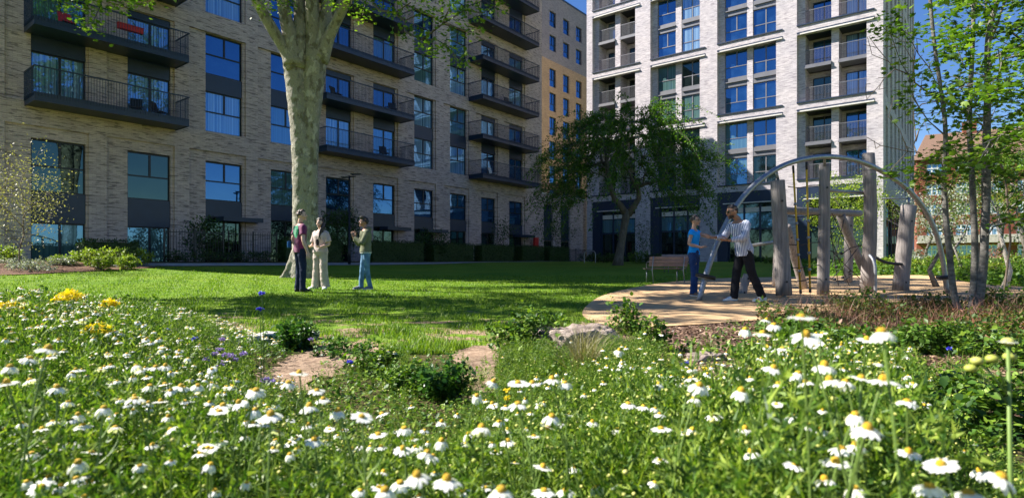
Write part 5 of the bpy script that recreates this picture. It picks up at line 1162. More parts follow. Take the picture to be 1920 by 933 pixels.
def patch_shirt():
    m, nt, b, o = new_mat('maroon_shirt'); v = coords(nt, loc=(-.045, .12, -1.34), scale=(1, 1, 1)); g = nt.nodes.new('ShaderNodeVectorMath'); g.operation = 'LENGTH'; 
    mp = nt.nodes.new('ShaderNodeMapping'); mp.inputs['Scale'].default_value = (1.1, .8, .7); mp.inputs['Rotation'].default_value = (0, .6, 0); nt.links.new(v, mp.inputs[0]); nt.links.new(mp.outputs[0], g.inputs[0])
    n = noise_n(nt, v, 9, 3); d = math_n(nt, 'ADD', g.outputs['Value'], math_n(nt, 'MULTIPLY_ADD', n, .10, -.05))
    r = ramp(nt, d, [(.03, (.45, .75, .55)), (.07, (.01, .35, .14)), (.10, (.01, .28, .12)), (.118, (.14, .008, .065))]); nt.links.new(r.outputs[0], b.inputs['Base Color']); b.inputs['Roughness'].default_value = .8; b.inputs['Sheen Weight'].default_value = .2; return m
def denim(name, a, b_): return simple(name, b_, .85, 0, .1, 7, .2, c2=a, spec=.2, bscale=200)
gnd = lambda x, y: zg(x, y)+.0
SKL = skin((.62, .39, .28), 'light_skin'); SKB = skin((.34, .18, .11), 'brown_skin'); SKT = skin((.50, .29, .19), 'tan_skin')
def place(px, d): return ((px-960)/F*d, d)
# 1 man in maroon
x, y = place(563, 12.8)
person('man in a dark maroon T-shirt and navy trousers seen from behind', (x, y, gnd(x, y)+.012), R(-50),
 stand(head=(.03, .02, 1.655), wrr=(.27, .06, .86), elr=(.25, -.03, 1.12), ell=(-.22, -.09, 1.14), wrl=(-.19, .02, .92), toer=(.16, .1, .03), anr=(.14, .0, .085), knr=(.11, .02, .5)),
 dict(skin=SKL, top=patch_shirt(), legs=cloth('navy_trousers', (.014, .022, .05)), shoe=M['rubber'], hair=M['hair_brown'], sole=M['rubber']),
 dict(S=1.015, handr=((.05, .1, -1), (-1, .2, 0), 1), handl=((0, .3, -1), (1, .2, 0), -1), sleeve=.62, collar=True, loose=.02, hair='short', face=(V3(.35, .93, 0), 0, V3(0, 0, 1)), hem=-.12))
bgx = empty('shoulder_bag', (x-.27, y+.06, gnd(x, y)+1.06), R(-50), 'small blue bag at the left hip of the man in maroon', 'bag')
m_ = MB(); m_.box(-.045, .045, -.035, .035, -.075, .075); vmesh('pouch', m_, .01, 6, mat=cloth('blue_bag', (.02, .10, .28)), parent=bgx); m_ = MB(); m_.tube(spline([(0, 0, .1), (.08, .02, .2), (.16, .04, .28)], 8), .01, 6); m_.obj('strap', M['rubber'], bgx)
# 2 woman in beige
x, y = place(601, 14.0)
person('long haired woman in a loose beige shirt and wide beige trousers, facing the camera', (x, y, gnd(x, y)+.012), R(160),
 stand(ell=(-.25, -.02, 1.11), elr=(.25, -.02, 1.11), wrl=(-.16, .20, 1.045), wrr=(.16, .20, 1.045), shl=(-.165, 0, 1.395), shr=(.165, 0, 1.395), anl=(-.13, -.02, .085), anr=(.13, .02, .085), toel=(-.19, .1, .03), toer=(.19, .14, .03), head=(-.01, .035, 1.635)),
 dict(skin=SKL, top=cloth('beige_linen', (.50, .405, .38)), legs=cloth('beige_trousers', (.46, .375, .33)), shoe=M['white_paint'], hair=M['hair_dark'], inner=cloth('black_vest', (.012, .012, .014))),
 dict(S=.965, fem=True, handr=((-.85, .45, .05), (0, 0, 1), 1), handl=((.85, .45, .05), (0, 0, 1), -1), sleeve=.78, loose=.038, fold=.014, hem=-.02, leg=[.108, .105, .098, .108, .118], pfold=.014, hair='long', hairside=-1, face=(V3(-.1, .99, -.03), 0, V3(0, 0, 1))))
# 3 man in green hoodie
x, y = place(686, 14.0)
person('man in a sage green hoodie and blue jeans with hands raised', (x, y, gnd(x, y)+.012), R(112),
 stand(ell=(-.23, .12, 1.10), elr=(.21, .13, 1.10), wrl=(-.10, .29, 1.27), wrr=(.08, .27, 1.24), anl=(-.12, -.09, .085), anr=(.12, .10, .085), toel=(-.17, .05, .03), toer=(.13, .24, .03), knl=(-.10, -.01, .5), knr=(.10, .07, .5), head=(0, .05, 1.635), neck=(0, .01, 1.475)),
 dict(skin=SKB, top=cloth('sage_hoodie', (.145, .155, .095)), legs=denim('blue_jeans', (.045, .11, .2), (.13, .24, .36)), shoe=cloth('grey_trainers', (.2, .21, .23)), hair=M['hair_dark'], hemband=M['white_paint']),
 dict(S=.985, handr=((.02, .2, 1), (-1, .3, 0), 1), handl=((.05, .3, 1), (1, .3, 0), -1, .5), sleeve=1.92, hood=True, loose=.032, fold=.016, hem=-.02, leg=[.098, .088, .070, .062, .060], hair='curly', face=(V3(.05, 1, 0), 0, V3(0, 0, 1))))
# 4 woman in blue
x, y = place(1301, 11.8)
person('woman in a bright blue top, sunglasses and dark jeans reaching one arm forward', (x, y, gnd(x, y)+.037), R(-122),
 stand(ell=(-.22, .24, 1.30), wrl=(-.12, .47, 1.27), elr=(.26, -.04, 1.13), wrr=(.20, .20, 1.06), shl=(-.155, .02, 1.395), shr=(.155, -.01, 1.395), anl=(-.08, -.02, .085), anr=(.08, .0, .085), toel=(-.11, .1, .03), toer=(.12, .12, .03), knl=(-.075, .02, .5), knr=(.085, .02, .5)),
 dict(skin=SKT, top=cloth('blue_top', (.015, .33, .85)), legs=denim('dark_jeans', (.012, .03, .10), (.025, .06, .17)), shoe=cloth('brown_shoes', (.2, .12, .08)), hair=M['hair_dark']),
 dict(S=.925, fem=True, handr=((.05, 1, .05), (0, 0, 1), 1, .2), handl=((.25, .8, -.45), (.6, -.1, -.8), -1, .3), sleeve=.28, loose=.010, fold=.007, hem=-.04, leg=[.098, .085, .066, .068, .076], shades=True, hair='slick', face=(V3(.05, 1, -.02), 0, V3(0, 0, 1))))
# 5 man in stripes
x, y = place(1388, 10.3)
person('bearded man in a striped shirt, black trousers and white trainers leaning forward', (x, y, gnd(x, y)+.037), R(97),
 stand(hipl=(-.09, -.07, .92), hipr=(.09, -.07, .92), knl=(-.11, -.16, .50), anl=(-.12, -.36, .105), toel=(-.14, -.20, .03), knr=(.09, .03, .49), anr=(.10, .07, .085), toer=(.12, .26, .03),
       neck=(0, .04, 1.46), head=(0, .15, 1.60), shl=(-.19, -.02, 1.385), shr=(.185, .05, 1.385), ell=(-.27, .06, 1.13), wrl=(-.17, .31, 1.09), elr=(.23, .2, 1.15), wrr=(.12, .43, 1.16)),
 dict(skin=SKB, top=stripes(), legs=cloth('black_trousers', (.012, .012, .015)), shoe=M['white_paint'], hair=M['hair_dark']),
 dict(S=.985, handr=((-.1, 1, .05), (-.2, 0, 1), 1, .25), handl=((.1, 1, .1), (.2, 0, 1), -1, .25), sleeve=1.85, loose=.026, fold=.014, hem=-.17, leg=[.102, .095, .08, .078, .074], shades=True, beard=True, hair='short', face=(V3(0, .97, -.22), 0, V3(0, .2, 1))))
# ------------------------------------------------------------------ lawn blades and the flower meadow
rg = np.random.default_rng(2024)
playP = np.array(PLAY); mulP = np.array(MUL); d1P = np.array(D1); d2P = np.array(D2); meadP = np.array([at(*p) for p in MEAD_TOP]+[(7, 2.2), (7, -1.5), (-8, -1.5), (-9, 3)])
def visible(x, y, z=0, pad=30):
    px = HX+x/y*F; py = HY+(CAMZ-z)/y*F; return (px > -pad) & (px < 1920+pad) & (py < 933+200)
# lawn: short blades, thinning with distance
n = 230000; y = 4.6+ (rg.uniform(0, 1, n)**1.6)*19; x = rg.uniform(-.92, .92, n)*y
m = ~inside(x, y, playP) & ~inside(x, y, mulP) & ~inside(x, y, meadP) & ~inside(x, y, d1P) & ~inside(x, y, d2P) & ~inside(x, y, np.array([p for p in BED]))
x, y = x[m], y[m]; n = len(x); cl = np.sin(x*5.1+y*2.3)+np.sin(x*2.2-y*4.7+1)+np.sin(x*11+y*9)*.6; keep = (rg.uniform(-2.6, 2.2, n) < cl) | (y > 9); x, y = x[keep], y[keep]; n = len(x); cl = cl[keep]
hgt = (.028+.012*np.clip(cl, -1, 2))*rg.uniform(.6, 1.5, n)*np.interp(y, [5, 8, 24], [1.5, 1.1, 1.0])
P = np.stack([x, y, Z(x, y)], 1); V, Fc = scatter(BLADE_V*np.array([1, 1, 1]), BLADE_F, P, rot_frames(n, .35, rg), np.stack([hgt*0+np.interp(y, [5, 24], [.28, .75]), hgt, hgt], 1))
tag(mesh_obj('lawn_grass', np_mesh('lawn_grass', V, Fc), M['blade']), 'short bright green lawn grass with worn edges near the flower bed', 'grass', kind='stuff')
# how high foliage may stand: low where the photo shows soil and lawn beyond
SX = np.array([-200, 0, 60, 200, 330, 450, 520, 600, 700, 760, 820, 900, 1000, 1100, 1150, 1210, 1300, 1400, 1440, 1520, 1620, 1700, 1760, 1860, 1920, 2100])
SY = np.array([588, 590, 585, 600, 660, 720, 760, 790, 800, 790, 800, 775, 745, 730, 690, 690, 705, 690, 650, 635, 650, 690, 770, 830, 850, 850])
FY = np.array([545, 548, 552, 565, 580, 612, 640, 670, 668, 650, 690, 640, 632, 640, 628, 612, 665, 640, 600, 585, 575, 572, 575, 580, 575, 570])
def hlim(x, y):
    px = HX+x/np.maximum(y, .3)*F; near = np.interp(px, SX, SY); far = np.interp(px, SX, FY); k = np.clip((y-2.2)/1.6, 0, 1); lim = near*(1-k)+far*k
    h = CAMZ-(lim-HY)/F*y-Z(x, y); cap = np.interp(px, [0, 300, 500, 900, 1150, 1300, 1500, 1900], [.52, .48, .34, .26, .30, .26, .34, .34]); capn = np.interp(px, [0, 300, 600, 900, 1150, 1250, 1350, 1480, 1640, 1760, 1900], [.42, .41, .385, .36, .37, .40, .46, .52, .50, .34, .32]); k2 = np.clip((y-1.9)/.6, 0, 1); cap = capn*(1-k2)+cap*k2
    h = np.where(y < 2.4, h-.045, h-.02)
    return np.clip(np.minimum(h, cap), .03, .6)
def field(n, dmin=.75, dmax=6.0, pw=1.0):
    y = dmin+(rg.uniform(0, 1, n)**pw)*(dmax-dmin); x = rg.uniform(-1.02, 1.02, n)*(y+.25); return x, y
def bare(x, y):
    soil = (inside(x, y, d1P) | inside(x, y, d2P)) & (np.sin(x*9+y*3)+np.sin(y*11-x*5)+.7*np.sin(x*23+y*17) < .9)
    return inside(x, y, playP) | soil | (np.hypot(x-.53, (y-4.6)*1.1) < .36)
def inmead(x, y): return inside(x, y, meadP) & ~bare(x, y)
# patchiness
def patch(x, y, f, s): return np.sin(x*f+s)*np.sin(y*f*1.2+s*2.1)+.6*np.sin(x*f*2.3+y*f*1.7+s*3)
# feathery plants: a stem with fine needles
def feather(seed, n=44):
    r = np.random.default_rng(seed); V = []; Fc = []
    def needle(p, d, L, w):
        s = np.cross(d, r.normal(0, 1, 3)); s /= np.linalg.norm(s)+1e-9; i = len(V); V.extend([p-s*w, p+s*w, p+d*L]); Fc.append((i, i+1, i+2))
    for k in range(n):
        h = r.uniform(.08, 1); p = np.array([.05*math.sin(h*3+seed), .05*math.cos(h*2.1), h]); a = r.uniform(0, 6.28); d = np.array([math.cos(a), math.sin(a), r.uniform(.1, .9)]); d /= np.linalg.norm(d); L = .34*(1.1-.7*h)
        needle(p, d, L, .0065)
        for j in range(4): q = p+d*L*r.uniform(.25, .9); e = d+r.normal(0, .7, 3); e /= np.linalg.norm(e); needle(q, e, L*.36, .009)
    needle(np.zeros(3), np.array([0, 0, 1.]), 1.0, .012); return np.array(V), np.array(Fc)
FE = [feather(i) for i in range(5)]
def put(n, dmin, dmax, tmpls, hfun, sx, tilt, cond=None, pw=1.0, zoff=0, minh=.05):
    x, y = field(n, dmin, dmax, pw); m = inmead(x, y)
    if cond is not None: m &= cond(x, y)
    x, y = x[m], y[m]; H = hlim(x, y); h = hfun(H, x, y); k = h > minh; x, y, h = x[k], y[k], h[k]; out = []
    idx = rg.integers(0, len(tmpls), len(x))
    for i, t in enumerate(tmpls):
        s = idx == i; P = np.stack([x[s], y[s], Z(x[s], y[s])+zoff], 1); w_ = h[s]*sx if np.isscalar(sx) and sx > 0 else np.full(s.sum(), -sx)
        out.append(scatter(t[0], t[1], P, rot_frames(int(s.sum()), tilt, rg), np.stack([w_, w_, h[s]], 1)))
    return out
parts = put(13000, .72, 5.6, FE, lambda H, x, y: H*rg.uniform(.6, 1.12, len(x)), .62, .2, lambda x, y: (patch(x, y, 1.4, .4) > -.75), .75)
V, Fs = joinVF(parts); tag(mesh_obj('feathery_meadow_plants', np_mesh('feathery_meadow_plants', V, Fs), M['meadow_fine']), 'feathery green chamomile foliage filling the flower meadow', 'meadow plants', kind='stuff')
# broad leaved herbs: leaves scattered through a height field
n = 130000; x, y = field(n, .9, 7.5, .9); m = inmead(x, y) & (patch(x, y, 1.1, 2.0) > -.5+.5*rg.uniform(-1, 1, n)); x, y = x[m], y[m]; H = hlim(x, y); z = Z(x, y)+H*rg.uniform(0, 1, len(x))**.8*.8
px_ = HX+x/y*F; sz = .022*rg.uniform(.45, 1.4, len(x))*np.interp(y, [.8, 2, 7], [.6, .95, 1.4])
V, Fc = scatter(LEAF_V*np.array([1.1, 1, 1]), LEAF_F, np.stack([x, y, z], 1), rot_frames(len(x), .75, rg), sz)
tag(mesh_obj('leafy_meadow_plants', np_mesh('leafy_meadow_plants', V, Fc), M['meadow_leaf']), 'small leaved green herbs growing between the daisies', 'meadow plants', kind='stuff')
# long grass
BL = BLADE_V*np.array([.34, 1, 1]); parts = put(12000, 1.1, 6.5, [(BL, BLADE_F)], lambda H, x, y: np.minimum(H*rg.uniform(.5, 1.08, len(x)), .5), -.34, .28, lambda x, y: patch(x, y, 1.7, 5.0) > -.35, .8)
parts2 = put(5200, 1.2, 7, [(BL, BLADE_F)], lambda H, x, y: np.minimum(H*rg.uniform(.5, .9, len(x)), .3), -.5, .8, lambda x, y: (patch(x, y, 1.2, 9.0) > .1), .8)
V, Fs = joinVF(parts+parts2); tag(mesh_obj('meadow_grass', np_mesh('meadow_grass', V, Fs), M['blade']), 'long arching grass blades among the meadow plants', 'grass', kind='stuff')
# straw and russet stems on the right, under the grey tree
n = 9000; px = rg.uniform(1440, 1990, n); yy = rg.uniform(5.4, 9.4, n); x = (px-960)/F*yy; m = ~inside(x, yy, playP); x, yy = x[m], yy[m]
h = rg.uniform(.08, .34, len(x))*np.clip(patch(x, yy, 2.4, 1.0)+.8, .15, 1.2); V, Fc = scatter(BLADE_V*np.array([.5, 1.2, 1]), BLADE_F, np.stack([x, yy, Z(x, yy)+.02], 1), rot_frames(len(x), .6, rg), np.stack([h*0+.42, h, h], 1))
tag(mesh_obj('russet_stems', np_mesh('russet_stems', V, Fc), M['leaf_red']), 'dry russet stems under the multi-stemmed tree', 'dry stems', kind='stuff')
n = 60000; px = rg.uniform(1420, 2000, n); yy = rg.uniform(4.6, 9.6, n); x = (px-960)/F*yy; pt_ = patch(x, yy, 1.9, 3.0); m = ~inside(x, yy, playP) & (pt_ > -.3) & ((px > 1480) | (yy < 6.3)); x, yy, pt_ = x[m], yy[m], pt_[m]
z = Z(x, yy)+.02+rg.uniform(0, 1, len(x))*np.clip(.09+.19*pt_, .03, .36); V, Fc = scatter(LEAF4_V, LEAF4_F, np.stack([x, yy, z], 1), rot_frames(len(x), .8, rg), .042*rg.uniform(.5, 1.4, len(x)))
tag(mesh_obj('bed_ground_cover', np_mesh('bed_ground_cover', V, Fc), M['leaf_bed']), 'low leafy ground cover in the bed on the right', 'ground cover', kind='stuff')
n = 42000; yy = rg.uniform(3.6, 9.5, n); px = rg.uniform(1090, 1990, n); x = (px-960)/F*yy; m = inside(x, yy, mulP) & ~inside(x, yy, playP); x, yy = x[m], yy[m]
CHV = np.array([(-.5, -.2, 0), (.5, -.2, .05), (.45, .2, .1), (-.5, .22, .02)]); V, Fc = scatter(CHV, np.array([(0, 1, 2, 3)]), np.stack([x, yy, Z(x, yy)+.026], 1), rot_frames(len(x), .45, rg), .032*rg.uniform(.4, 1.3, len(x)))
tag(mesh_obj('bark_chips', np_mesh('bark_chips', V, Fc), M['bark_chip']), 'loose brown bark chips covering the planting bed', 'bark chips', kind='stuff')
n = 2600; yy = rg.uniform(4.2, 7.2, n); px = rg.uniform(1180, 1460, n); x = (px-960)/F*yy; m = inside(x, yy, mulP) & ~inside(x, yy, playP) & (patch(x, yy, 2.6, 1.4) > .35); x, yy = x[m], yy[m]
V, Fc = scatter(LEAF_V, LEAF_F, np.stack([x, yy, Z(x, yy)+rg.uniform(.02, .13, len(x))], 1), rot_frames(len(x), .8, rg), .035*rg.uniform(.5, 1.4, len(x)))
tag(mesh_obj('bed_weeds', np_mesh('bed_weeds', V, Fc), M['meadow_leaf']), 'scattered low weeds on the bark mulch', 'weeds', kind='stuff')
# far beds on the right behind the play area
n = 26000; yy = rg.uniform(17, 34, n); px = rg.uniform(1480, 1990, n); x = (px-960)/F*yy; m = (~inside(x, yy, playP)) & (yy > np.interp(px, [1480, 1640, 1800, 1990], [26, 22, 17, 16])); x, yy = x[m], yy[m]
V, Fc = scatter(LEAF4_V*np.array([1.4, 1, 1]), LEAF4_F, np.stack([x, yy, Z(x, yy)+rg.uniform(0, .42, len(x))], 1), rot_frames(len(x), .8, rg), .12*rg.uniform(.5, 1.4, len(x)))
tag(mesh_obj('bed_ground_cover', np_mesh('bed_ground_cover', V, Fc), M['leaf_mid']), 'green ground cover beyond the play surface', 'ground cover', kind='stuff')
# tufts standing out of the meadow
def tuft(px, py, d, h, r, n, mat, label, seed, size=.03, blades=False, tilt=.8):
    g = np.random.default_rng(seed); x = (px-960)/F*d; b = (x, d, zg(x, d))
    root = empty('leafy_clump' if not blades else 'grass_tuft', b, 0, label, 'plant')
    if blades:
        a = g.uniform(0, 6.28, n); P = np.stack([np.cos(a)*r*.3*g.uniform(0, 1, n), np.sin(a)*r*.3*g.uniform(0, 1, n), 0*a], 1); hh = h*g.uniform(.6, 1.15, n)
        V, Fc = scatter(BLADE_V*np.array([.4, 1.6, 1]), BLADE_F, P, rot_frames(n, .35, g), np.stack([hh*0+.35, hh, hh], 1)); mesh_obj('blades', np_mesh('blades', V, Fc), M[mat], root)
    else:
        ns = max(10, n//55); P = []; st = []
        for _ in range(ns):
            a_ = g.uniform(0, 6.28); rr_ = r*math.sqrt(g.uniform(.0, 1))*g.uniform(.8, 1.25); hh = h*g.uniform(.55, 1.12)*(1-.35*(rr_/r)**2); b0 = np.array([math.cos(a_)*rr_*.45, math.sin(a_)*rr_*.45, 0]); e = np.array([math.cos(a_)*rr_, math.sin(a_)*rr_, hh]); mid = (b0+e)/2+np.array([0, 0, hh*.12])+g.normal(0, .015, 3)
            st += [(b0, mid, .003, .002), (mid, e, .002, .0012)]; m_ = n//ns; t_ = g.uniform(.12, 1, m_)[:, None]; q = (1-t_)**2*b0+2*t_*(1-t_)*mid+t_*t_*e; P.append(q+g.normal(0, size*.6, (m_, 3)))
        P = np.concatenate(P); P = P[P[:, 2] > .008]
        V, Fc = scatter(LEAF_V*np.array([1.3, 1, 1]), LEAF_F, P, rot_frames(len(P), tilt, g), size*g.uniform(.5, 1.3, len(P))); mesh_obj('leaves', np_mesh('leaves', V, Fc), M[mat], root)
        V, Fc = segs_mesh(st, 4); mesh_obj('stems', np_mesh('stems', V, Fc), M['stem'], root)
tuft(830, 760, 3.15, .25, .17, 1500, 'leaf_clump', 'dark green glossy leaved clump in front of the bare soil', 1, .030)
tuft(760, 770, 3.3, .20, .16, 900, 'meadow_leaf', 'smaller dark leaved clump left of the glossy one', 2, .028)
tuft(545, 660, 4.9, .24, .26, 1500, 'leaf_clump', 'dark green mound beside the white stones', 3, .04)
tuft(1095, 740, 3.6, .34, .2, 420, 'meadow_straw', 'pale grey green grass tuft leaning over the boulder', 4, blades=True)
tuft(990, 690, 4.6, .34, .35, 1900, 'meadow_leaf', 'green bushy plant left of the boulder', 5, .04)
tuft(1215, 690, 4.7, .36, .16, 800, 'meadow_leaf', 'upright leafy plant right of the boulder', 6, .04)
tuft(1165, 650, 5.8, .42, .16, 700, 'meadow_leaf', 'taller leafy plant in front of the play surface', 7, .045)
tuft(1020, 650, 6.2, .22, .3, 900, 'meadow_leaf', 'low green plant at the lawn corner beside the play surface', 8, .045)
tuft(1330, 690, 4.6, .16, .14, 60, 'meadow_leaf', 'rosette of long pointed leaves on the mulch', 9, blades=True)
tuft(1500, 660, 5.0, .26, .32, 1700, 'leaf_mid', 'leafy plant behind the tallest daisies', 10, .045)
tuft(260, 600, 5.0, .46, .35, 2200, 'meadow_leaf', 'tall dark green herb standing at the lawn edge on the left', 11, .035)
tuft(1620, 590, 8.4, .34, .35, 900, 'leaf_mid', 'low bush in front of the tallest log post', 12, .05)
tuft(1740, 590, 8.4, .30, .4, 900, 'leaf_mid', 'low bush in front of the leaning log post', 13, .05)
tuft(1880, 600, 7.6, .42, .36, 1300, 'leaf_mid', 'leafy bush right of the grey stems', 14, .05)
tuft(1680, 840, 2.1, .30, .35, 2600, 'meadow_leaf', 'mound of rounded green leaves at the lower right', 15, .032)
tuft(1850, 800, 2.5, .30, .35, 2200, 'meadow_leaf', 'leafy mound near the lower right corner', 16, .034)
tuft(330, 640, 4.0, .34, .22, 1500, 'meadow_leaf', 'feathery green herb left of the blue cornflowers', 17, .028, tilt=1.2)
tuft(215, 600, 4.4, .42, .26, 1500, 'leaf_clump', 'dark bushy herb behind the yellow rape heads', 18, .03)
tuft(60, 600, 5.2, .46, .4, 1600, 'meadow_leaf', 'broad green herb at the far left of the meadow', 19, .035)
tuft(420, 690, 3.4, .22, .16, 900, 'meadow_leaf', 'bright green herb under the purple cluster', 20, .026)
tuft(700, 720, 3.9, .20, .2, 1100, 'meadow_leaf', 'spreading green herb between the soil patches', 21, .03)
tuft(650, 690, 4.6, .14, .25, 800, 'leaf_clump', 'low dark herb on the edge of the bare soil', 22, .03)
tuft(455, 640, 4.6, .40, .07, 34, 'blade', 'thin pale grass stalks rising before the lawn', 23, blades=True)
tuft(1420, 690, 4.2, .2, .2, 900, 'leaf_mid', 'low leafy herb on the mulch behind the tallest daisies', 24, .03)
tuft(1590, 690, 4.2, .30, .3, 1500, 'meadow_leaf', 'leafy green herb in the right bed behind the daisies', 25, .035)
tuft(1760, 680, 4.6, .30, .34, 1700, 'leaf_mid', 'broad green herb in the right bed below the grey stems', 26, .04)
tuft(1890, 700, 4.0, .34, .3, 1500, 'meadow_leaf', 'green herb in the right bed near the edge of the photo', 27, .035)
tuft(1680, 740, 3.2, .26, .28, 1500, 'meadow_leaf', 'bright herb beside the tall daisies in the right bed', 28, .03)
tuft(1820, 750, 3.0, .26, .3, 400, 'blade', 'arching grass tuft in the right bed', 29, blades=True)
# ---------------- chamomile flowers
def petals_mesh(seed, droop):
    r = np.random.default_rng(seed); m = MB(); n = r.integers(13, 17); Rr = 1.0
    for i in range(n):
        if r.random() < .05: continue
        a = 2*math.pi*i/n+r.normal(0, .05); L = Rr*r.uniform(.88, 1.08); w_ = .155*r.uniform(.85, 1.15); dr = droop*r.uniform(.7, 1.3); ca, sa = math.cos(a), math.sin(a); pts = []
        for s, ww in ((.28, .55), (.5, 1.0), (.78, 1.0), (.95, .62), (1.0, .2)):
            rad = L*s; z = -dr*(s-.28)**1.6*1.1+.02*math.sin(i*2.1); sh = 1/math.sqrt(1+dr*dr*1.2*s*s); rad = .28+(rad-.28)*sh
            for sg in (-1, 1): pts.append((rad*ca-sg*ww*w_*sa, rad*sa+sg*ww*w_*ca, z+(.03 if sg else 0)*(i % 2)))
        m.add(pts, [(2*k, 2*k+2, 2*k+3, 2*k+1) for k in range(4)])
    return m.mesh('petals')
def disc_mesh(h):
    m = MB(); m.ball((0, 0, 0), (.30, .30, h), 14, 10); me = m.mesh('flower_centre', True); return me
PM = [petals_mesh(i, d_) for i, d_ in enumerate((.1, .3, .5, .75, 1.1, .4, .6, .9))]; DM = [disc_mesh(h) for h in (.20, .27, .36)]
for me in PM: me.materials.append(M['petal'])
for me in DM: me.materials.append(M['disc'])
def stem_mesh(seed):
    r = np.random.default_rng(seed); ph = r.uniform(0, 6.28); z = np.linspace(0, 1, 8); b = .03+.04*r.random()
    pts = np.stack([b*np.sin(z*3.1)*math.cos(ph), b*np.sin(z*3.1)*math.sin(ph), z], 1); m = MB(); k = 5
    V = []; a = np.arange(k)/k*2*np.pi
    for p in pts: V += [(p[0]+.0016*math.cos(q), p[1]+.0016*math.sin(q), p[2]) for q in a]
    m.add(V, [(i*k+j, i*k+(j+1) % k, (i+1)*k+(j+1) % k, (i+1)*k+j) for i in range(7) for j in range(k)])
    for _ in range(22):
        h = r.uniform(.3, .92); p = np.array([np.interp(h, z, pts[:, 0]), np.interp(h, z, pts[:, 1]), h]); q = r.uniform(0, 6.28); d = np.array([math.cos(q), math.sin(q), r.uniform(.2, .9)*1.5]); L = r.uniform(.02, .05)
        s = np.array([-math.sin(q), math.cos(q), 0])*.0012; m.add([p-s, p+s, p+d*L], [(0, 1, 2)]); e = p+d*L*.5; d2 = d+r.normal(0, .6, 3); m.add([e-s, e+s, e+d2*L*.5], [(0, 1, 2)])
    me = m.mesh('stem'); me.materials.append(M['stem']); return me
SM = [stem_mesh(i) for i in range(6)]
FL = [(1502,595,50),(1430,625,33),(1437,600,22),(1451,609,28),(1397,618,24),(1511,630,44),(1541,625,22),(1653,623,50),(1625,637,30),(1467,653,25),(1451,690,38),(1546,686,40),(1497,700,32),(1460,720,30),(1555,713,38),(1585,716,36),(1615,709,40),(1657,713,46),(1701,753,40),(1311,723,38),(1235,720,22),(1295,709,26),(1339,778,28),(1390,734,36),(1239,804,34),(1281,806,24),(1397,804,30),(1485,781,34),(1604,778,42),(1627,804,54),(1578,841,42),(1604,834,40),(1567,867,44),(1492,871,40),(1446,818,26),(1409,848,34),(1490,839,32),(1437,874,28),(1546,899,42),(1602,915,42),(1764,871,56),(1704,848,40),(1743,913,54),(1878,895,54),(1836,883,34),(1815,925,54),(1539,806,30),
(925,716,29),(971,718,32),(998,718,30),(1035,711,30),(1059,718,30),(894,742,26),(923,757,22),(971,757,36),(1035,781,38),(1027,800,30),(1066,776,20),(935,791,22),(903,803,40),(879,813,28),(874,832,28),(828,791,22),(758,803,33),(709,815,30),(755,842,33),(780,838,26),(801,849,38),(828,827,30),(714,837,26),(641,839,24),(634,771,34),(678,781,40),(716,776,22),(782,893,52),(750,905,38),(721,920,48),(838,900,50),(869,920,30),(940,920,52),(1018,876,32),(1020,920,38),(1061,920,36),(1078,876,28),(1117,912,30),(952,827,28),(952,805,20),(988,803,20),(930,847,25),(886,859,22),(721,883,24),(639,905,26),(660,842,20),(1178,757,28),(1207,762,24),(1161,657,22),(1224,742,22),(1234,720,20),(916,907,28),(785,929,32),
(195,765,34),(90,655,38),(56,672,30),(19,688,34),(12,718,34),(93,669,24),(56,713,24),(107,727,32),(255,686,24),(292,688,26),(310,686,24),(281,723,26),(309,720,24),(339,725,28),(320,732,26),(371,723,26),(401,720,22),(253,748,36),(278,755,24),(316,781,26),(411,771,34),(418,760,28),(448,755,30),(480,732,34),(478,769,30),(508,778,38),(503,764,22),(541,718,28),(561,700,34),(594,732,30),(606,748,28),(580,762,32),(631,771,30),(589,825,34),(578,797,26),(517,825,24),(555,820,22),(559,841,22),(636,904,24),(274,908,28),(146,778,28),(155,797,28),(216,802,28),(176,820,26),(172,848,32),(132,834,28),(95,841,30),(60,850,32),(146,867,38),(111,871,28),(142,897,36),(116,911,34),(169,904,34),(77,913,38),(93,894,30),(44,913,26),(214,920,24),(32,809,24),(9,806,24),(38,826,22)]
stem_h = []
def flower(x, y, z, W, i, tilt=None, lab=None):
    gz = zg(x, y); H = z-gz
    f = empty('chamomile_flower', (x, y, gz), rg.uniform(0, 6.28), 'white petalled yellow centred chamomile daisy on a thin green stem', 'flower'); f['group'] = 'chamomile daisies of the meadow'
    s = mesh_obj('stem', SM[i % 6], None, f); s.scale = (1, 1, H)
    t = abs(rg.normal(0, .22)); a = rg.uniform(0, 6.28); e = (t*math.cos(a), t*math.sin(a)-.0, rg.uniform(0, 6.28))
    dpi = i % len(PM); ph = mesh_obj('petals', PM[dpi], None, f); ph.location = (0, 0, H); ph.scale = (W/2,)*3; ph.rotation_euler = e
    c = mesh_obj('flower_centre', DM[i % 3], None, f); c.location = (0, 0, H+.04*W); c.scale = (W/2,)*3; c.rotation_euler = e
cnt = 0
for i, (px, py, w_) in enumerate(FL):
    W = .037*rg.uniform(.9, 1.1); d = .031*F/w_; d = max(.62, min(2.4, d)); X, Y, Zz = pt(px, py, d)
    if Zz < .05: continue
    flower(X, Y, Zz, W, i); cnt += 1
# more daisies in the gaps, standing at the top of the foliage
while cnt < 292:
    x, y = field(1, .95, 3.8, .8); px = HX+x/y*F
    if not inmead(x, y)[0] or not (-20 < px[0] < 1940): continue
    dens = np.interp(px[0], [0, 400, 600, 750, 1150, 1250, 1650, 1760, 1920], [1, .9, .7, .45, .5, .8, .7, .25, .15])
    if rg.random() > dens: continue
    h = float(hlim(x, y)[0])*rg.uniform(.98, 1.16)+.012
    if h < .12: continue
    flower(float(x[0]), float(y[0]), zg(x[0], y[0])+h, .031*rg.uniform(.85, 1.1), cnt); cnt += 1
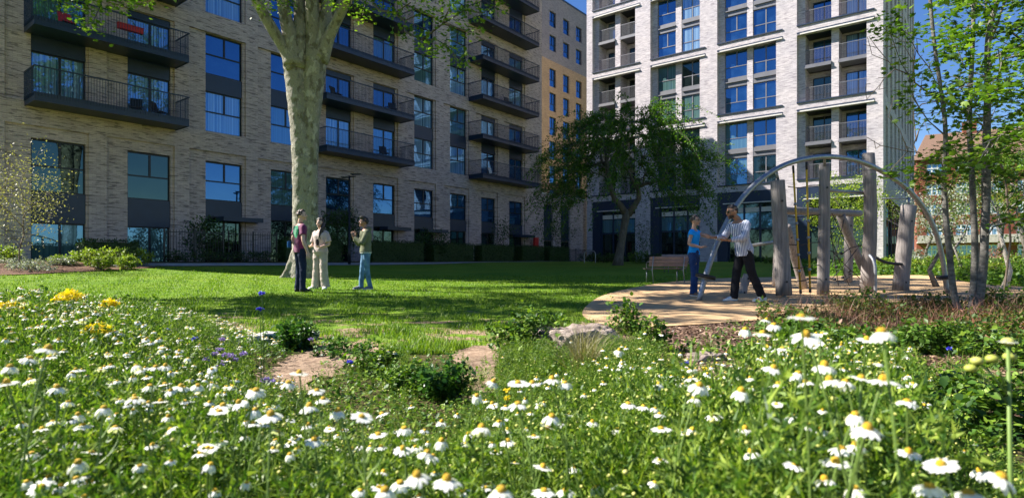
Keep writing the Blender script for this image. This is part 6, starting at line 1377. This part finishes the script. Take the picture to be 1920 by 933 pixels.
# the rest of the daisies and the buds: one mass
def merge(name, tmpls, P, S, mats, label, cat, tilt=.25):
    Vs = []; Fd = {}; nv = 0
    idx = rg.integers(0, len(tmpls), len(P))
    for ti, parts_ in enumerate(tmpls):
        s = idx == ti
        if not s.any(): continue
        Fr = rot_frames(int(s.sum()), tilt, rg)
        for me, off, mi in parts_:
            v = np.zeros(len(me.vertices)*3); me.vertices.foreach_get('co', v); v = v.reshape(-1, 3)+np.array([0, 0, off]); tri = {}
            for p in me.polygons: tri.setdefault(len(p.vertices), []).append(list(p.vertices))
            for k, fl in tri.items():
                vv, ff = scatter(v, fl, P[s], Fr, S[s]); 
                Fd.setdefault((k, mi), []).append(ff+nv)
                last = vv
            Vs.append(last); nv += len(last)
    keys = list(Fd); me = np_mesh(name, np.concatenate(Vs), [np.concatenate(Fd[k]) for k in keys], True, [k[1] for k in keys])
    for m_ in mats: me.materials.append(m_)
    return tag(mesh_obj(name, me), label, cat, kind='stuff')
def small_petals(seed):
    m = MB(); n = 9
    for i in range(n):
        a = 2*math.pi*i/n; ca, sa = math.cos(a), math.sin(a); dz = -.25-.2*(seed % 3); m.add([(.25*ca, .25*sa, 0), (.75*ca-.2*sa, .75*sa+.2*ca, dz*.5), (ca, sa, dz), (.75*ca+.2*sa, .75*sa-.2*ca, dz*.5)], [(0, 1, 2, 3)])
    return m.mesh('p')
m = MB(); m.ball((0, 0, 0), (.36, .36, .3), 7, 5); dsm = m.mesh('d', True)
SPm = [small_petals(i) for i in range(3)]
n = 6500; x, y = field(n, 1.9, 5.6, .85); px = HX+x/y*F; dens = np.interp(px, [0, 250, 450, 650, 760, 1000, 1150, 1300, 1500, 1700, 1760, 1920], [1, .95, .7, .3, .12, .10, .10, .25, .25, .15, .06, .05])*np.interp(y, [1.3, 4, 5.6], [1, .6, .25]); m = inmead(x, y) & (rg.uniform(0, 1, n) < dens*(.12+.88*(patch(x, y, 2.0, 7) > .15)))
x, y = x[m], y[m]; h = hlim(x, y)*rg.uniform(.92, 1.14, len(x))+.01; k = h > .1; x, y, h = x[k], y[k], h[k]; P = np.stack([x, y, Z(x, y)+h], 1)
merge('distant_daisies', [[(SPm[i], 0, 0), (dsm, .05, 1)] for i in range(3)], P, .0155*rg.uniform(.7, 1.15, len(P)), [M['petal'], M['disc']], 'many small white daisies spread through the farther meadow', 'flowers')
stp = [((a[0], a[1], a[2]-b*.9), (a[0], a[1], a[2]), .0012, .0012) for a, b in zip(P, h)]
V, Fc = segs_mesh(stp, 3); tag(mesh_obj('daisy_stems', np_mesh('daisy_stems', V, Fc), M['stem']), 'thin green stems carrying the farther daisies', 'flower stems', kind='stuff')
n = 2300; x2, y2 = field(n, .85, 2.9, .8); px = HX+x2/y2*F; dens = np.interp(px, [0, 400, 620, 740, 1000, 1150, 1300, 1500, 1680, 1750, 1920], [.8, .75, .5, .2, .16, .16, .45, .75, .6, .12, .08]); m = inmead(x2, y2) & (rg.uniform(0, 1, n) < dens*(.25+.75*(patch(x2, y2, 3.1, 2) > .25))); x2, y2 = x2[m], y2[m]; h2 = hlim(x2, y2)*rg.uniform(.9, 1.12, len(x2)); k = h2 > .12; x2, y2, h2 = x2[k], y2[k], h2[k]
P2 = np.stack([x2, y2, Z(x2, y2)+h2], 1); merge('meadow_daisies', [[(PM[i], 0, 0), (DM[i % 3], .06, 1)] for i in range(8)], P2, .0148*rg.uniform(.65, 1.1, len(P2)), [M['petal'], M['disc']], 'white daisies crowding between the larger blooms', 'flowers')
stp2 = [((a[0], a[1], a[2]-b*.9), (a[0], a[1], a[2]), .0013, .0013) for a, b in zip(P2, h2)]; V, Fc = segs_mesh(stp2, 4); tag(mesh_obj('meadow_daisy_stems', np_mesh('meadow_daisy_stems', V, Fc), M['stem']), 'thin green stems of the crowded daisies', 'flower stems', kind='stuff')
n = 5200; x, y = field(n, .8, 3.4, .8); m = inmead(x, y) & (np.interp(HX+x/y*F, [0, 600, 760, 1200, 1700, 1900], [.7, .6, .35, .6, .8, .5]) > rg.uniform(0, 1, n)); x, y = x[m], y[m]; h = hlim(x, y)*rg.uniform(.75, 1.12, len(x)); P = np.stack([x, y, Z(x, y)+h], 1)
m = MB(); m.ball((0, 0, 0), (.5, .5, .42), 8, 6); bm_ = m.mesh('b', True); merge('flower_buds', [[(bm_, 0, 0)]], P, .0085*rg.uniform(.6, 1.2, len(P)), [M['bud']], 'round yellow green daisy buds among the foliage', 'flower buds')
# yellow rape heads, cornflowers, phacelia, marigolds
def spray(name, px, py, d, mat, label, cat, R_, n, pet, seed, shape='dome', group=None):
    g = np.random.default_rng(seed); X, Y, Zz = pt(px, py, d); gz = zg(X, Y); H = max(.05, Zz-gz); f = empty(name, (X, Y, gz), 0, label, cat, group)
    v = g.normal(0, 1, (n, 3)); v /= np.linalg.norm(v, axis=1)[:, None]; v[:, 2] = np.abs(v[:, 2])*(.7 if shape == 'dome' else .35); P = v*R_*g.uniform(.6, 1, n)[:, None]+np.array([0, 0, H])
    V, Fc = scatter(LEAF4_V*np.array([1.6, 1, 1]), LEAF4_F, P, rot_frames(n, 1.2, g), pet*g.uniform(.7, 1.2, n)); mesh_obj('petals', np_mesh('petals', V, Fc), M[mat], f)
    m = MB(); b = g.normal(0, .03); m.tube([(b, 0, 0), (b*.6, .01, H*.5), (0, 0, H)], [.003, .0025, .002], 6)
    for _ in range(6): q = P[g.integers(0, n)]; m.tube([(0, 0, H-R_*1.2), q], .001, 4)
    m.obj('stem', M['stem'], f)
gy = 'yellow rape flowers on the left'
for a in [(128, 560, 2.6, 'tallest yellow rape flower head, left of the lawn edge', .045, 1), (183, 622, 2.3, 'yellow rape flower head right of the tallest one', .042, 2), (205, 572, 3.0, 'small yellow rape head behind, right of the tallest', .035, 3), (18, 578, 2.8, 'yellow rape head at the left edge of the photo', .04, 4), (60, 598, 2.9, 'small yellow rape head between the edge one and the tallest', .03, 5)]:
    spray('yellow_flower', a[0], a[1], a[2], 'yellow', a[3], 'flower', a[4]*1.25, 190, .015, a[5], 'dome', gy)
gb = 'blue cornflowers'
for a in [(491, 550, 3.2, 'blue cornflower highest against the lawn near the man in maroon'), (487, 579, 3.2, 'blue cornflower just below the highest one'), (311, 618, 3.2, 'blue cornflower left of the flat grey stone'), (366, 635, 3.0, 'blue cornflower beside the white stones'), (407, 710, 2.6, 'blue cornflower below the purple cluster'), (14, 876, 1.3, 'blue cornflower at the lower left edge'), (98, 610, 3.3, 'small blue cornflower at the far left'), (657, 678, 3.4, 'blue cornflower over the bare soil'), (1280, 683, 3.9, 'left of two blue flowers on the mulch'), (1288, 680, 4.0, 'right of two blue flowers on the mulch'), (1780, 653, 4.0, 'blue flower in the right bed under the tree'), (413, 800, 1.9, 'small blue cornflower low in the daisies')]:
    spray('blue_flower', a[0], a[1], a[2], 'blue', a[3], 'flower', .016, 60, .012, int(a[0]), 'flat', gb)
gp = 'purple phacelia flowers'
for i, (px, py, d) in enumerate([(403, 664, 2.9), (412, 656, 3.0), (424, 666, 2.9), (434, 668, 2.85), (457, 664, 2.9), (388, 675, 2.8), (416, 682, 2.8), (440, 676, 3.0), (497, 713, 2.5), (508, 716, 2.5), (963, 603, 5.2), (416, 637, 3.4), (583, 636, 4.4), (1228, 704, 3.5)]):
    spray('purple_flower', px, py, d, 'purple', ['leftmost head of the purple cluster by the white stone', 'topmost head of the purple cluster', 'middle head of the purple cluster', 'right head of the purple cluster', 'purple head standing apart right of the cluster', 'low left head under the purple cluster', 'low middle head under the purple cluster', 'purple head behind the right of the cluster', 'left of two purple heads over the bare soil', 'right of two purple heads over the bare soil', 'single mauve flower against the shaded lawn', 'purple flower in front of the flat grey stone', 'purple flower at the dark green mound', 'purple flower behind the daisies right of the boulder'][i], 'flower', .020 if px != 963 else .035, 70, .010, 300+i, 'dome', gp)
go = 'orange yellow marigolds'
for i, (px, py, d) in enumerate([(951, 731, 2.6), (951, 746, 2.5), (1715, 697, 2.9), (1719, 710, 2.9), (1755, 707, 3.0), (1321, 691, 3.2)]):
    spray('yellow_marigold', px, py, d, 'yellow', ['upper small orange yellow flower left of the centre daisies', 'lower small orange yellow flower left of the centre daisies', 'upper of the paired yellow flowers in the right bed', 'lower of the paired yellow flowers in the right bed', 'single yellow flower right of the pair in the right bed', 'yellow flower at the edge of the mulch'][i], 'flower', .014, 40, .011, 400+i, 'flat', go)
# tall blurred thistle like stem at the right edge
X, Y, Zz = pt(1890, 640, .85); f = empty('tall_bud_stem', (X, Y, 0), 0, 'tall out of focus green stem with pale buds at the right edge', 'flower'); m = MB()
top = np.array([0, 0, Zz]); m.tube([(.01, 0, 0), (.006, 0, Zz*.5), (0, 0, Zz)], [.004, .0035, .0025], 8)
brs = [((1860, 672), .8), ((1893, 668), .95), ((1832, 676), .7), ((1820, 690), .65)]
heads = [top]
for (q, fz) in brs: P_ = np.array(pt(q[0], q[1], .86))-np.array([X, Y, 0]); m.tube([(0, 0, P_[2]-.05), P_*np.array([.5, .5, 1])-np.array([0, 0, .02]), P_], .0014, 6); heads.append(P_)
m.obj('stem', M['stem'], f, True); m = MB()
for h_ in heads: m.ball(h_, (.0085, .0085, .006), 10, 8)
m.obj('buds', M['bud'], f, True); fp = mesh_obj('petals', PM[0], None, f); fp.location = heads[0]; fp.scale = (.013,)*3
